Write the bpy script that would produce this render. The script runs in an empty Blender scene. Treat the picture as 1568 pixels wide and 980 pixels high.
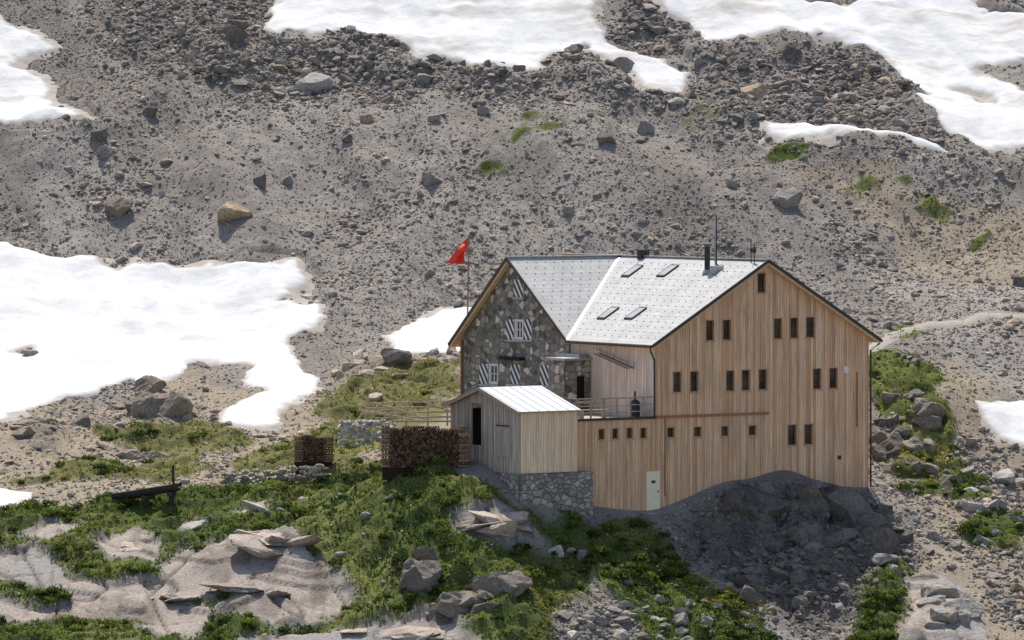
import bpy, bmesh, math, numpy as np
from mathutils import Vector
rng=np.random.default_rng(7)
F=7740.0; CX=784.0; HY=235.0; CZ=17.5
TH=math.radians(33); C_,S_=math.cos(TH),math.sin(TH)
scene=bpy.context.scene

# ------------------------------------------------------------------ noise
def _h(ix,iy,seed):
    h=(ix.astype(np.int64)*374761393+iy.astype(np.int64)*668265263+seed*144269504)&0xFFFFFFFF
    h=((h^(h>>13))*127412617)&0xFFFFFFFF
    h=((h^(h>>15))*97)&0xFFFFFFFF
    h=h^(h>>16)
    return (h&0xFFFF)/65535.0
def vn(x,y,seed=0):
    x0=np.floor(x);y0=np.floor(y);fx=x-x0;fy=y-y0
    fx=fx*fx*(3-2*fx);fy=fy*fy*(3-2*fy)
    a=_h(x0,y0,seed);b=_h(x0+1,y0,seed);c=_h(x0,y0+1,seed);d=_h(x0+1,y0+1,seed)
    return ((a*(1-fx)+b*fx)*(1-fy)+(c*(1-fx)+d*fx)*fy)*2-1
def fbm(x,y,sc,oc=4,seed=0,g=.5):
    r=0;a=1;t=0;x=x/sc;y=y/sc
    for i in range(oc):
        r=r+a*vn(x*.8+y*.6+i*17.3,-x*.6+y*.8+i*9.1,seed+i);t+=a;a*=g;x=x*2.03;y=y*2.03
    return r/t
def sst(a,b,x):
    t=np.clip((x-a)/(b-a),0,1);return t*t*(3-2*t)

# ------------------------------------------------------------------ frames
class Fr:
    def __init__(s,x,y): s.x=x;s.y=y
    def p(s,u,v,z): return (s.x+u*C_-v*S_, s.y+u*S_+v*C_, z)
    def u_of(s,px,v=0):
        t=(px-CX)/F; return (t*(s.y+v*C_)-s.x+v*S_)/(C_-t*S_)
    def v_of(s,px,u=0):
        t=(px-CX)/F; return (s.x+u*C_-t*(s.y+u*S_))/(S_+t*C_)
    def z_of(s,py,u,v): return CZ-(py-HY)*(s.y+u*S_+v*C_)/F
LK=Fr(6.876,243.0)     # lodge frame (front-left corner of the timber wing)
SH=Fr(0.40,238.2)      # shed frame

def W(px,py,D): return ((px-CX)/F*D, D, CZ-(py-HY)*D/F)

# ------------------------------------------------------------------ terrain base surface
cp=[]
for px in (-200,100,420,760,1100,1420,1760):
    for py,D in ((-150,332),(0,318),(120,309),(235,299),(380,290)):
        cp.append(W(px,py,D))
for a in [(-150,470,283),(-150,600,270),(-150,700,256),(-150,790,244),(-150,880,236),(-150,990,229),
 (0,500,280),(0,600,270),(0,660,261),(0,740,250),(0,800,243),(0,880,236),(0,980,229),
 (300,460,284),(300,545,275),(300,620,266),(300,660,261),(300,720,252),(300,765,245),(300,830,239),(300,900,234),(300,980,229),
 (550,480,282),(550,560,272),(550,620,264),(550,670,256),(550,705,248),(550,760,242),(550,850,236),(550,980,229),
 (700,560,270),(700,600,262),(700,650,252),(690,700,243.8),(650,716,240.3),(700,770,237.5),(700,860,234),(700,980,229),
 (795,778,237.6),(905,790,240.2),(850,860,236),(850,980,230),
 (1010,790,242.6),(1130,748,244.8),(1220,736,246.4),(1335,757,249.3),
 (1000,850,239.5),(1000,980,232),(1100,800,242.5),(1100,900,237.5),(1100,980,234),
 (1180,790,244.6),(1280,800,246.2),(1250,850,241.8),(1250,900,239.3),(1250,980,235),
 (1390,585,261),(1390,650,257.8),(1390,715,255),(1345,640,259),(1350,545,266),(1450,500,273),(1568,482,277),(1700,475,278),(1480,560,268),(1560,600,265),
 (1455,640,258.5),(1450,720,254.5),(1450,760,250.5),(1568,740,254),(1568,850,245),(1568,980,236),(1400,850,244),(1400,980,235),
 (1720,740,254),(1720,980,236),(1720,600,265),(1100,470,284),(800,470,284)]:
    cp.append(W(*a))
for u,v,z in [(-2,4,3.2),(-1,10,4.5),(-1,16,5.0),(4,4,2.2),(9,9,4),(6,21,6.6),(15,12,6.2)]:
    cp.append(LK.p(u,v,z))
cp=np.array(cp,float)
def _k(r2): return 0.5*r2*np.log(r2+1e-9)
n=len(cp)
P2=cp[:,:2].copy(); P2[:,1]-=270
A=np.zeros((n+3,n+3)); r2=((P2[:,None]-P2[None])**2).sum(-1)
A[:n,:n]=_k(r2)+np.eye(n)*0.5
A[:n,n]=1;A[:n,n+1:]=P2;A[n,:n]=1;A[n+1:,:n]=P2.T
tw=np.linalg.solve(A,np.concatenate([cp[:,2],[0,0,0]]))
def zs(x,y):
    x=np.asarray(x,float);y=np.asarray(y,float)
    xc=np.clip(x,-42,42);yc=np.clip(y,226,334)
    out=np.empty(xc.shape);xf=xc.ravel();yf=yc.ravel()-270;o=out.ravel()
    for i in range(0,len(xf),60000):
        a=xf[i:i+60000];b=yf[i:i+60000]
        k=_k((a[:,None]-P2[None,:,0])**2+(b[:,None]-P2[None,:,1])**2)
        o[i:i+60000]=k@tw[:n]+tw[n]+tw[n+1]*a+tw[n+2]*b
    out=o.reshape(xc.shape)
    out=out+np.where(y>334,0.5*np.minimum(y-334,300),0)
    out=out-np.where(y<226,0.45*np.minimum(226-y,80),0)
    return out

def unproj(pts):
    pts=np.array(pts,float);Ds=np.arange(224,345,.25)
    tx=(pts[:,0]-CX)/F
    X=tx[:,None]*Ds[None];Y=np.repeat(Ds[None],len(pts),0)
    zr=CZ-(pts[:,1:2]-HY)*Ds[None]/F
    g=zs(X,Y)-zr
    idx=np.argmax(g>0,1); idx=np.where((g>0).any(1),idx,len(Ds)-1)
    D=Ds[idx]
    return np.stack([tx*D,D],1)

# ------------------------------------------------------------------ terrain grid
fx=np.arange(-37,37.01,.13); fy=np.arange(226,330,.12)
def outw(a,stepmax):
    s=.15;o=[];c=a
    while abs(c-a)<stepmax: s*=1.22;c+=s;o.append(c)
    return np.array(o)
ox=outw(0,700)
xs=np.concatenate([-37-ox[::-1],fx,fx[-1]+ox])
oy=outw(0,700); oyn=oy[oy<420]
ys=np.concatenate([226-oyn[::-1],fy,fy[-1]+oy])
GX,GY=np.meshgrid(xs,ys)
Zb=zs(GX,GY)

def sdf_poly(poly,X,Y):
    best=np.full(X.shape,1e9);ins=np.zeros(X.shape,bool);m=len(poly)
    for i in range(m):
        ax,ay=poly[i];bx,by=poly[(i+1)%m]
        dx,dy=bx-ax,by-ay;L=dx*dx+dy*dy+1e-12
        t=np.clip(((X-ax)*dx+(Y-ay)*dy)/L,0,1)
        d=(X-ax-t*dx)**2+(Y-ay-t*dy)**2
        best=np.minimum(best,d)
        if ay!=by:
            c=((ay>Y)!=(by>Y))&(X<dx*(Y-ay)/dy+ax)
            ins^=c
    d=np.sqrt(best)
    return np.where(ins,d,-d)
wx=fbm(GX,GY,3.0,4,50)*1.0; wy=fbm(GX,GY,3.0,4,60)*1.2
def field(polys,warp=1.0,marg=4.0):
    out=np.full(GX.shape,-marg)
    for pl in polys:
        q=unproj(pl)
        x0,y0=q.min(0)-marg-1;x1,y1=q.max(0)+marg+1
        i0,i1=np.searchsorted(xs,[x0,x1]);j0,j1=np.searchsorted(ys,[y0,y1])
        if i1<=i0 or j1<=j0: continue
        sl=(slice(j0,j1),slice(i0,i1))
        s=sdf_poly(q,GX[sl]+warp*wx[sl],GY[sl]+warp*wy[sl])
        out[sl]=np.maximum(out[sl],s)
    return out
def lined(pts,marg=8):
    q=unproj(pts);out=np.full(GX.shape,99.)
    i0,i1=np.searchsorted(xs,[q[:,0].min()-marg,q[:,0].max()+marg]);j0,j1=np.searchsorted(ys,[q[:,1].min()-marg,q[:,1].max()+marg])
    sl=(slice(j0,j1),slice(i0,i1));X=GX[sl]+wx[sl]*1.5;Y=GY[sl]+wy[sl]*1.5;best=np.full(X.shape,1e4)
    for (ax,ay),(bx,by) in zip(q,q[1:]):
        dx,dy=bx-ax,by-ay;t=np.clip(((X-ax)*dx+(Y-ay)*dy)/(dx*dx+dy*dy+1e-9),0,1)
        best=np.minimum(best,(X-ax-t*dx)**2+(Y-ay-t*dy)**2)
    out[sl]=np.sqrt(best);return out
def ell(cx,cy,a,b,n=12): return [(cx+a*math.cos(i*2*math.pi/n),cy+b*math.sin(i*2*math.pi/n)) for i in range(n)]

snow_polys=[
 [(-160,378),(0,383),(100,395),(180,410),(260,412),(330,412),(400,415),(450,413),(464,430),(440,462),(490,475),(505,490),(480,512),(450,525),(470,560),(502,575),(490,600),(440,635),(400,652),(350,650),(340,632),(365,610),(400,600),(375,575),(360,555),(310,547),(285,570),(240,590),(215,577),(160,590),(110,605),(60,630),(20,645),(0,658),(-160,670)],
 [(-160,35),(0,35),(50,50),(70,70),(20,100),(15,110),(50,125),(70,150),(100,178),(133,198),(60,204),(0,203),(-160,205)],
 [(430,-60),(425,0),(395,45),(430,55),(490,58),(560,62),(620,78),(640,94),(740,109),(820,124),(850,99),(890,84),(930,99),(960,109),(985,144),(1040,150),(1062,119),(1000,94),(940,62),(903,32),(915,-60)],
 [(985,-60),(1025,15),(1060,50),(1075,72),(1120,70),(1200,64),(1280,77),(1350,102),(1380,132),(1420,152),(1400,162),(1430,182),(1440,212),(1500,237),(1568,238),(1740,236),(1740,-60)],
 [(1172,196),(1240,205),(1300,216),(1400,226),(1440,237),(1468,254),(1430,254),(1400,248),(1330,238),(1250,232),(1185,216)],
 [(580,515),(640,492),(700,475),(740,468),(800,500),(760,540),(700,541),(640,546),(600,545),(590,530)],
 [(1498,620),(1568,625),(1740,630),(1740,700),(1568,690),(1540,684),(1518,655)],
 [(-160,740),(0,742),(30,743),(57,755),(30,780),(0,792),(-160,795)],
]
snow_holes=[[(1490,-20),(1520,12),(1568,18),(1740,20),(1740,-60),(1490,-60)],[(1488,112),(1530,110),(1568,88),(1740,90),(1740,150),(1568,148),(1530,130)],[(1468,142),(1500,142),(1522,156),(1495,156)],
 [(1210,-60),(1340,-60),(1330,0),(1260,8),(1230,0)],ell(895,78,12,5),ell(48,546,13,7)]
grass_polys=[
 [(-100,775),(60,790),(170,770),(340,750),(430,740),(520,708),(600,712),(700,718),(760,730),(790,770),(900,790),(1000,792),(1045,826),(1090,880),(1170,940),(1230,1010),(980,1010),(940,940),(905,890),(870,1010),(-100,1010)],
 [(480,650),(505,600),(600,560),(700,556),(705,640),(640,655),(560,700),(470,722),(350,730),(390,690)],
 [(1318,535),(1380,545),(1430,570),(1450,620),(1475,650),(1465,700),(1415,752),(1385,745),(1385,690),(1360,640),(1330,650)],
 [(1335,870),(1380,870),(1400,930),(1375,990),(1300,990),(1320,930)],
 [(130,660),(260,648),(400,662),(370,695),(260,695),(150,690)],
 [(40,720),(150,705),(310,712),(320,735),(150,745),(60,742)],
 ell(833,211,40,15),ell(755,273,20,10),ell(1435,327,32,14),ell(1500,370,44,18),ell(1215,248,30,8),ell(1050,192,20,6),ell(145,210,12,6),
 ell(1395,512,30,10),ell(1530,810,50,30),ell(1470,745,30,18),ell(915,190,16,5),ell(1350,300,40,7),
]
slab_polys=[
 [(-100,850),(0,850),(60,836),(110,868),(180,890),(250,872),(320,845),(380,822),(440,822),(470,850),(520,880),(548,905),(500,935),(420,955),(330,928),(290,975),(180,950),(90,950),(0,945),(-100,945)],
 [(20,830),(90,804),(138,812),(80,834)],[(150,832),(210,812),(248,830),(240,855),(180,852)],[(240,860),(290,842),(305,870),(270,892)],
 [(695,787),(760,778),(800,796),(838,832),(800,838),(740,818),(700,808)],
 [(358,787),(405,780),(402,792),(362,798)],[(278,802),(318,796),(312,810)],
 [(360,970),(500,955),(600,945),(690,930),(710,985),(380,1020)],
 [(1375,888),(1440,882),(1500,925),(1525,1010),(1370,1010),(1400,950)],
]
slab_holes=[ell(168,868,62,13),ell(35,905,70,15),ell(110,952,110,11),ell(330,925,30,4)]
dirt_polys=[
 [(-100,640),(100,610),(200,600),(330,560),(400,600),(480,620),(560,540),(700,540),(705,660),(600,720),(400,750),(170,790),(-100,800)],
 [(1330,560),(1480,560),(1568,700),(1700,1010),(1350,1010),(1420,830),(1360,720)],
 [(1200,250),(1400,300),(1740,340),(1740,470),(1400,420)],
]
coarse_polys=[[(380,60),(560,70),(820,120),(1000,150),(1060,140),(1100,75),(1280,80),(1400,150),(1440,220),(1500,260),(1400,260),(1200,215),(1000,185),(700,160),(420,150),(330,90)],
 [(905,0),(1000,0),(1060,60),(1040,100),(960,70)],[(170,-40),(420,-40),(390,60),(320,120),(200,60)],[(1480,650),(1568,700),(1740,800),(1740,1000),(1480,900),(1420,780)],[(940,860),(1100,900),(1240,1010),(900,1010)]]
knoll_polys=[[(1030,790),(1130,742),(1330,745),(1400,830),(1400,880),(1260,990),(1180,940),(1080,860)]]
snow=np.minimum(field(snow_polys,1.0),-field(snow_holes,1.0))
snow+=fbm(GX,GY,.8,3,71)*.28
grass=field(grass_polys,1.1); slab=np.minimum(field(slab_polys,.5),-field(slab_holes,.9)); dirt=field(dirt_polys,2.0); coarse=sst(-2,1.5,field(coarse_polys,2.5)+fbm(GX,GY,3,3,77)*2)
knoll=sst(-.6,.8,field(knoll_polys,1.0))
grass=grass+fbm(GX,GY,1.6,4,81)*np.where(GY<246,.85,1.6)-np.where((GY>246)&(GX<0),.25,-.1)
grass=np.minimum(grass,-slab)
path_px=[(1315,545),(1335,533),(1352,522),(1375,512),(1410,503),(1450,495),(1500,489),(1568,483),(1700,476)]
pxy=unproj(path_px)
tt=np.linspace(0,len(pxy)-1,200); pc=np.stack([np.interp(tt,range(len(pxy)),pxy[:,0]),np.interp(tt,range(len(pxy)),pxy[:,1])],1)
k=np.ones(15)/15
pcs=np.stack([np.convolve(np.pad(pc[:,i],7,'edge'),k,'valid') for i in (0,1)],1)
pd=np.full(GX.shape,9.0)
i0,i1=np.searchsorted(xs,[pcs[:,0].min()-3,pcs[:,0].max()+3]);j0,j1=np.searchsorted(ys,[pcs[:,1].min()-3,pcs[:,1].max()+3])
sl=(slice(j0,j1),slice(i0,i1)); b=np.full(GX[sl].shape,99.)
for q in pcs[::3]: b=np.minimum(b,(GX[sl]-q[0])**2+(GY[sl]-q[1])**2)
pd[sl]=np.sqrt(b)

U=(GX-LK.x)*C_+(GY-LK.y)*S_; V=-(GX-LK.x)*S_+(GY-LK.y)*C_
du=np.maximum(np.maximum(-7.5-U,U-13.2),0);dv=np.maximum(np.maximum(-.6-V,V-18.5),0)
bd=np.sqrt(du*du+dv*dv)
bw=.12+.88*sst(.0,2.0,bd)
bw=bw*(.1+.9*sst(.5,2.0,pd))
gm=sst(-.1,.5,grass); sm=sst(-.02,.14,slab); dm=sst(-1.2,1.2,dirt+fbm(GX,GY,2,3,33)*1.2)
low=fbm(GX,GY,9,3,1)*.55+fbm(GX*1.6,GY*.6,4,3,5)*.30
mid=fbm(GX,GY,1.8,4,11)*.20
small=fbm(GX,GY,.45,3,21)*.06
lump=(1-np.abs(fbm(GX,GY,1.5,3,31)))**2*.6-.3
ridg=(1-np.abs(fbm(GX*.7,GY*1.3,2.6,4,41)))*.8-.45
outc=sst(0,1.5,field([[(170,650),(190,605),(250,585),(310,615),(315,660)],[(500,615),(520,560),(590,530),(640,560),(600,625)],[(0,690),(40,650),(120,660),(100,720)],[(1330,720),(1330,630),(1400,650),(1470,690),(1420,752),(1360,730)],[(600,930),(640,850),(690,845),(820,880),(820,970),(640,970)],[(1380,900),(1460,890),(1520,960),(1480,1010),(1380,1010)],[(1050,800),(1130,745),(1340,760),(1390,850),(1200,830)]],.8))
hill=sst(268,285,GY)
def g_(d,w_): return np.exp(-(d/w_)**2)
crest=g_(lined([(330,80),(480,66),(600,78),(740,110),(860,135),(1000,160),(1180,208),(1330,238),(1480,262),(1640,300)]),2.2)*.8 \
     +g_(lined([(-100,198),(60,203),(160,200),(260,160),(340,110)]),2.0)*.65+g_(lined([(1075,85),(1180,75),(1280,85),(1370,120),(1410,180)]),2.2)*.7 \
     +g_(lined([(150,215),(320,300),(430,400),(500,470)]),3.4)*.6+g_(lined([(860,215),(980,280),(1120,330),(1260,400)]),3.4)*.6 \
     +g_(lined([(520,170),(620,260),(650,360),(600,440)]),3.0)*.5
crest=np.where(snow>-1,crest*.6,crest)
gul=(np.abs(fbm(GX*1.0+.45*GY,GY*.16,3.2,3,611))-.25)*1.0*hill
# glacier-polished slab: broad whalebacks, sharp risers, thin joints
sn_=fbm(GX*.7+GY*.5,GY*.9-GX*.2,5.0,3,91)
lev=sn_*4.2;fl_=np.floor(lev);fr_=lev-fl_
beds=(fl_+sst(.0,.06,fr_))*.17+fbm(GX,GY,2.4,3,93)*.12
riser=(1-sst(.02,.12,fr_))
joint=np.abs(fbm(GX*.9+.3*GY,GY*.45,3.6,2,95));joint2=np.abs(fbm(GX*.4-.5*GY,GY*.9+GX*.3,3.0,2,98))
jm=np.maximum(1-sst(0,.022,joint),(1-sst(0,.018,joint2))*.8)
fc=(1-np.abs(fbm(GX*1.1,GY*1.0,1.7,4,141)))**3
fcr=np.floor(fbm(GX*1.3,GY*.9,1.4,3,151)*5)/5*.5
H=Zb+bw*(low+mid*(1-.85*sm)+small*(1-.8*sm)+gm*lump+outc*ridg*1.1+sm*(.08+beds-jm*.16))+crest+gul*(1-.5*coarse)+coarse*fbm(GX,GY,1.3,3,621)*.28+knoll*(fc*.7-.38+fcr)*sst(.1,1.,bd)
H0=Zb+bw*(low+mid*.35)+crest+gul*.4
H=np.where(snow>0,H*(1-sst(0,.6,snow))+(H0-.25)*sst(0,.6,snow),H)
Hsnow=H0+np.clip(snow,-.8,.5)*.26+fbm(GX,GY,1.4,3,101)*.06+fbm(GX*.4,GY*1.6,3.5,3,102)*.14
inter=(U>-4.7)&(U<12.6)&(V>0.2)&(V<17.4)
H=np.where(inter,np.minimum(H,4.55),H)
def gs(Ar,x,y):
    i=np.clip(np.searchsorted(xs,x)-1,0,len(xs)-2);j=np.clip(np.searchsorted(ys,y)-1,0,len(ys)-2)
    a=(x-xs[i])/(xs[i+1]-xs[i]);b=(y-ys[j])/(ys[j+1]-ys[j])
    return (Ar[j,i]*(1-a)+Ar[j,i+1]*a)*(1-b)+(Ar[j+1,i]*(1-a)+Ar[j+1,i+1]*a)*b
def g1(x,y): return float(gs(H,np.array([x]),np.array([y]))[0])
def gpt(px,py):
    q=unproj([(px,py)])[0]; return q[0],q[1],g1(q[0],q[1])

# ------------------------------------------------------------------ materials
def new_mat(name):
    m=bpy.data.materials.new(name);m.use_nodes=True;nt=m.node_tree;nt.nodes.clear()
    o=nt.nodes.new('ShaderNodeOutputMaterial');b=nt.nodes.new('ShaderNodeBsdfPrincipled')
    nt.links.new(b.outputs[0],o.inputs[0]);return m,nt,b,o
def nd(nt,t,**kw):
    x=nt.nodes.new(t)
    for k_,v_ in kw.items():
        if k_ in x.inputs: x.inputs[k_].default_value=v_
        else: setattr(x,k_,v_)
    return x
def mth(nt,op,a,b=None,c=None):
    x=nt.nodes.new('ShaderNodeMath');x.operation=op
    for i,v_ in enumerate((a,b,c)):
        if v_ is None: continue
        if isinstance(v_,(int,float)): x.inputs[i].default_value=v_
        else: nt.links.new(v_,x.inputs[i])
    return x.outputs[0]
def mixc(nt,fac,a,b,bt='MIX'):
    x=nt.nodes.new('ShaderNodeMix');x.data_type='RGBA';x.blend_type=bt
    for s_,v_ in ((x.inputs[0],fac),(x.inputs[6],a),(x.inputs[7],b)):
        if isinstance(v_,(int,float)): s_.default_value=v_
        elif isinstance(v_,(tuple,list)): s_.default_value=tuple(v_)+((1,) if len(v_)==3 else ())
        else: nt.links.new(v_,s_)
    return x.outputs[2]
def ramp(nt,fac,stops):
    r=nt.nodes.new('ShaderNodeValToRGB');e=r.color_ramp.elements
    while len(e)<len(stops): e.new(.5)
    for i,(p_,c_) in enumerate(stops):
        e[i].position=p_;e[i].color=(c_,c_,c_,1) if isinstance(c_,(int,float)) else tuple(c_)+(1,)
    nt.links.new(fac,r.inputs[0]);return r.outputs[0]
def bump(nt,b,h,strength,dist):
    x=nt.nodes.new('ShaderNodeBump');x.inputs['Strength'].default_value=strength;x.inputs['Distance'].default_value=dist
    nt.links.new(h,x.inputs['Height']);nt.links.new(x.outputs[0],b.inputs['Normal'])
def attr_mat(name,s1=9.,amp=.4,bs=.6,bdist=.05,rough=.95,trans=0,det=3.):
    m,nt,b,o=new_mat(name)
    nt.nodes.remove(b);b=nt.nodes.new('ShaderNodeBsdfDiffuse');nt.links.new(b.outputs[0],o.inputs[0])
    at=nd(nt,'ShaderNodeAttribute',attribute_name='Col')
    tc=nt.nodes.new('ShaderNodeTexCoord')
    n1=nd(nt,'ShaderNodeTexNoise',Scale=s1,Detail=det,Roughness=.65)
    nt.links.new(tc.outputs['Object'],n1.inputs['Vector'])
    f1=ramp(nt,n1.outputs[0],[(.3,1-amp),(.7,1+amp)])
    c=mixc(nt,1.,at.outputs['Color'],f1,'MULTIPLY')
    nt.links.new(c,b.inputs['Color'])
    if bs: bump(nt,b,n1.outputs[0],bs,bdist)
    if trans:
        t=nt.nodes.new('ShaderNodeBsdfTranslucent');nt.links.new(c,t.inputs[0])
        ms=nt.nodes.new('ShaderNodeMixShader');ms.inputs[0].default_value=trans
        nt.links.new(b.outputs[0],ms.inputs[1]);nt.links.new(t.outputs[0],ms.inputs[2]);nt.links.new(ms.outputs[0],o.inputs[0])
    return m
def plain(name,col,rough=.6,metal=0.,amp=.15,sc=6.):
    m,nt,b,o=new_mat(name);tc=nt.nodes.new('ShaderNodeTexCoord')
    n1=nd(nt,'ShaderNodeTexNoise',Scale=sc,Detail=4.);nt.links.new(tc.outputs['Object'],n1.inputs['Vector'])
    f=ramp(nt,n1.outputs[0],[(.3,1-amp),(.7,1+amp)])
    nt.links.new(mixc(nt,1.,col,f,'MULTIPLY'),b.inputs['Base Color'])
    b.inputs['Roughness'].default_value=rough;b.inputs['Metallic'].default_value=metal
    return m
PW=.145
def plank_mat(name,c1,c2,c3,stain=.5):
    m,nt,b,o=new_mat(name)
    at=nd(nt,'ShaderNodeAttribute',attribute_name='Col');uv=nd(nt,'ShaderNodeUVMap',uv_map='UVMap')
    sep=nt.nodes.new('ShaderNodeSeparateXYZ');nt.links.new(uv.outputs[0],sep.inputs[0])
    mp=nt.nodes.new('ShaderNodeMapping');mp.inputs['Scale'].default_value=(14,.7,1);nt.links.new(uv.outputs[0],mp.inputs[0])
    n1=nd(nt,'ShaderNodeTexNoise',Scale=1.,Detail=5.,Roughness=.6);nt.links.new(mp.outputs[0],n1.inputs['Vector'])
    mp2=nt.nodes.new('ShaderNodeMapping');mp2.inputs['Scale'].default_value=(2.2,.35,1);nt.links.new(uv.outputs[0],mp2.inputs[0])
    n2=nd(nt,'ShaderNodeTexNoise',Scale=1.,Detail=4.,Roughness=.65);nt.links.new(mp2.outputs[0],n2.inputs['Vector'])
    sc=nt.nodes.new('ShaderNodeSeparateColor');nt.links.new(at.outputs['Color'],sc.inputs[0])
    c=mixc(nt,sc.outputs[0],c1,c2)
    st=ramp(nt,n2.outputs[0],[(.40,0.),(.72,stain)])
    c=mixc(nt,st,c,c3)
    g=ramp(nt,n1.outputs[0],[(.3,.74),(.6,1.12)]);c=mixc(nt,1.,c,g,'MULTIPLY')
    fr=mth(nt,'FRACT',mth(nt,'DIVIDE',sep.outputs[0],PW))
    e=mth(nt,'MINIMUM',fr,mth(nt,'SUBTRACT',1.,fr))
    ed=ramp(nt,e,[(.0,.45),(.09,1.)])
    c=mixc(nt,1.,c,ed,'MULTIPLY')
    nt.links.new(c,b.inputs['Base Color']);b.inputs['Roughness'].default_value=.85;b.inputs['Specular IOR Level'].default_value=.2
    bump(nt,b,ed,.6,.02);return m
M_wood=plank_mat('larch_cladding',(.70,.39,.20),(.98,.69,.46),(.48,.32,.22),.6)
M_woodpale=plank_mat('weathered_cladding',(.82,.60,.46),(.98,.82,.69),(.58,.46,.38),.4)
M_woodgrey=plank_mat('grey_cladding',(.40,.33,.27),(.64,.55,.46),(.23,.19,.16),.7)
M_woodcream=plank_mat('shed_front_cladding',(.92,.65,.40),(.99,.83,.60),(.60,.45,.32),.4)
M_trim=plain('dark_brown_trim',(.055,.040,.032),.6)
M_frame=plain('window_sash_brown',(.16,.095,.06),.6)
M_fascia=plain('pale_wood_fascia',(.66,.47,.28),.8)
M_reveal=plain('window_reveal_wood',(.62,.38,.21),.8)
M_metal=plain('dark_metal',(.05,.05,.055),.4,.6)
M_galv=plain('galvanised_metal',(.42,.43,.44),.45,.6)
M_black=plain('dark_interior',(.012,.011,.010),.9)
M_white=plain('white_paint',(.85,.83,.79),.6)
M_door=plain('cream_door_paint',(.97,.86,.62),.8,amp=.05)
M_ledge=plain('rusty_ledge',(.36,.16,.09),.6)
M_deck=plain('deck_boards',(.45,.38,.30),.85,amp=.3)
M_red=plain('red_cloth',(.78,.06,.03),.7,amp=.1)
M_oldwood=plain('old_timber',(.40,.32,.24),.85,amp=.35,sc=9)
M_charred=plain('tarred_timber',(.035,.03,.028),.7,amp=.4)
def glass():
    m,nt,b,o=new_mat('window_glass')
    tc=nt.nodes.new('ShaderNodeTexCoord');n1=nd(nt,'ShaderNodeTexNoise',Scale=1.6,Detail=2.);nt.links.new(tc.outputs['Object'],n1.inputs['Vector'])
    nt.links.new(ramp(nt,n1.outputs[0],[(.35,(.012,.010,.009)),(.65,(.09,.07,.055))]),b.inputs['Base Color'])
    b.inputs['Roughness'].default_value=.08;b.inputs['Specular IOR Level'].default_value=.6;return m
M_glass=glass()
def skyglass():
    m,nt,b,o=new_mat('skylight_glass')
    tc=nt.nodes.new('ShaderNodeTexCoord');n1=nd(nt,'ShaderNodeTexNoise',Scale=1.5);nt.links.new(tc.outputs['Object'],n1.inputs['Vector'])
    nt.links.new(ramp(nt,n1.outputs[0],[(.3,(.38,.39,.40)),(.7,(.46,.47,.48))]),b.inputs['Base Color'])  # pale grey paints the bright reflection into the glass colour
    b.inputs['Roughness'].default_value=.3;return m
M_sky=skyglass()
def stonemat(name,sc,cols,mortar,ms=.05,bs=.9):
    m,nt,b,o=new_mat(name);uv=nd(nt,'ShaderNodeUVMap',uv_map='UVMap')
    nz=nd(nt,'ShaderNodeTexNoise',Scale=2.5,Detail=3.);nt.links.new(uv.outputs[0],nz.inputs['Vector'])
    wv=mixc(nt,.12,uv.outputs[0],nz.outputs['Color'],'ADD')
    mp=nt.nodes.new('ShaderNodeMapping');mp.inputs['Scale'].default_value=(sc,sc*1.45,1);nt.links.new(wv,mp.inputs[0])
    v1=nd(nt,'ShaderNodeTexVoronoi',Scale=1.);v1.inputs['Randomness'].default_value=.85;nt.links.new(mp.outputs[0],v1.inputs['Vector'])
    v2=nd(nt,'ShaderNodeTexVoronoi',Scale=1.,feature='DISTANCE_TO_EDGE');v2.inputs['Randomness'].default_value=.85;nt.links.new(mp.outputs[0],v2.inputs['Vector'])
    sc_=nt.nodes.new('ShaderNodeSeparateColor');nt.links.new(v1.outputs['Color'],sc_.inputs[0])
    c=ramp(nt,sc_.outputs[0],cols)
    n2=nd(nt,'ShaderNodeTexNoise',Scale=14.,Detail=4.);nt.links.new(uv.outputs[0],n2.inputs['Vector'])
    c=mixc(nt,1.,c,ramp(nt,n2.outputs[0],[(.3,.7),(.7,1.3)]),'MULTIPLY')
    e=ramp(nt,v2.outputs['Distance'],[(ms*.4,0.),(ms*1.6,1.)])
    c=mixc(nt,e,mortar,c)
    nt.links.new(c,b.inputs['Base Color']);b.inputs['Roughness'].default_value=.95;b.inputs['Specular IOR Level'].default_value=.15
    bump(nt,b,mth(nt,'ADD',e,mth(nt,'MULTIPLY',n2.outputs[0],.4)),bs,.06);return m
M_stone=stonemat('rubble_stone_masonry',2.2,[(0,(.12,.105,.09)),(.25,(.21,.185,.155)),(.55,(.32,.28,.235)),(.82,(.48,.425,.365)),(1,(.78,.72,.64))],(.27,.245,.215),.06)
M_base=stonemat('foundation_masonry',2.8,[(0,(.22,.20,.175)),(.4,(.34,.31,.275)),(.8,(.44,.40,.355)),(1,(.54,.50,.44))],(.22,.20,.175),.045)
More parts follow.
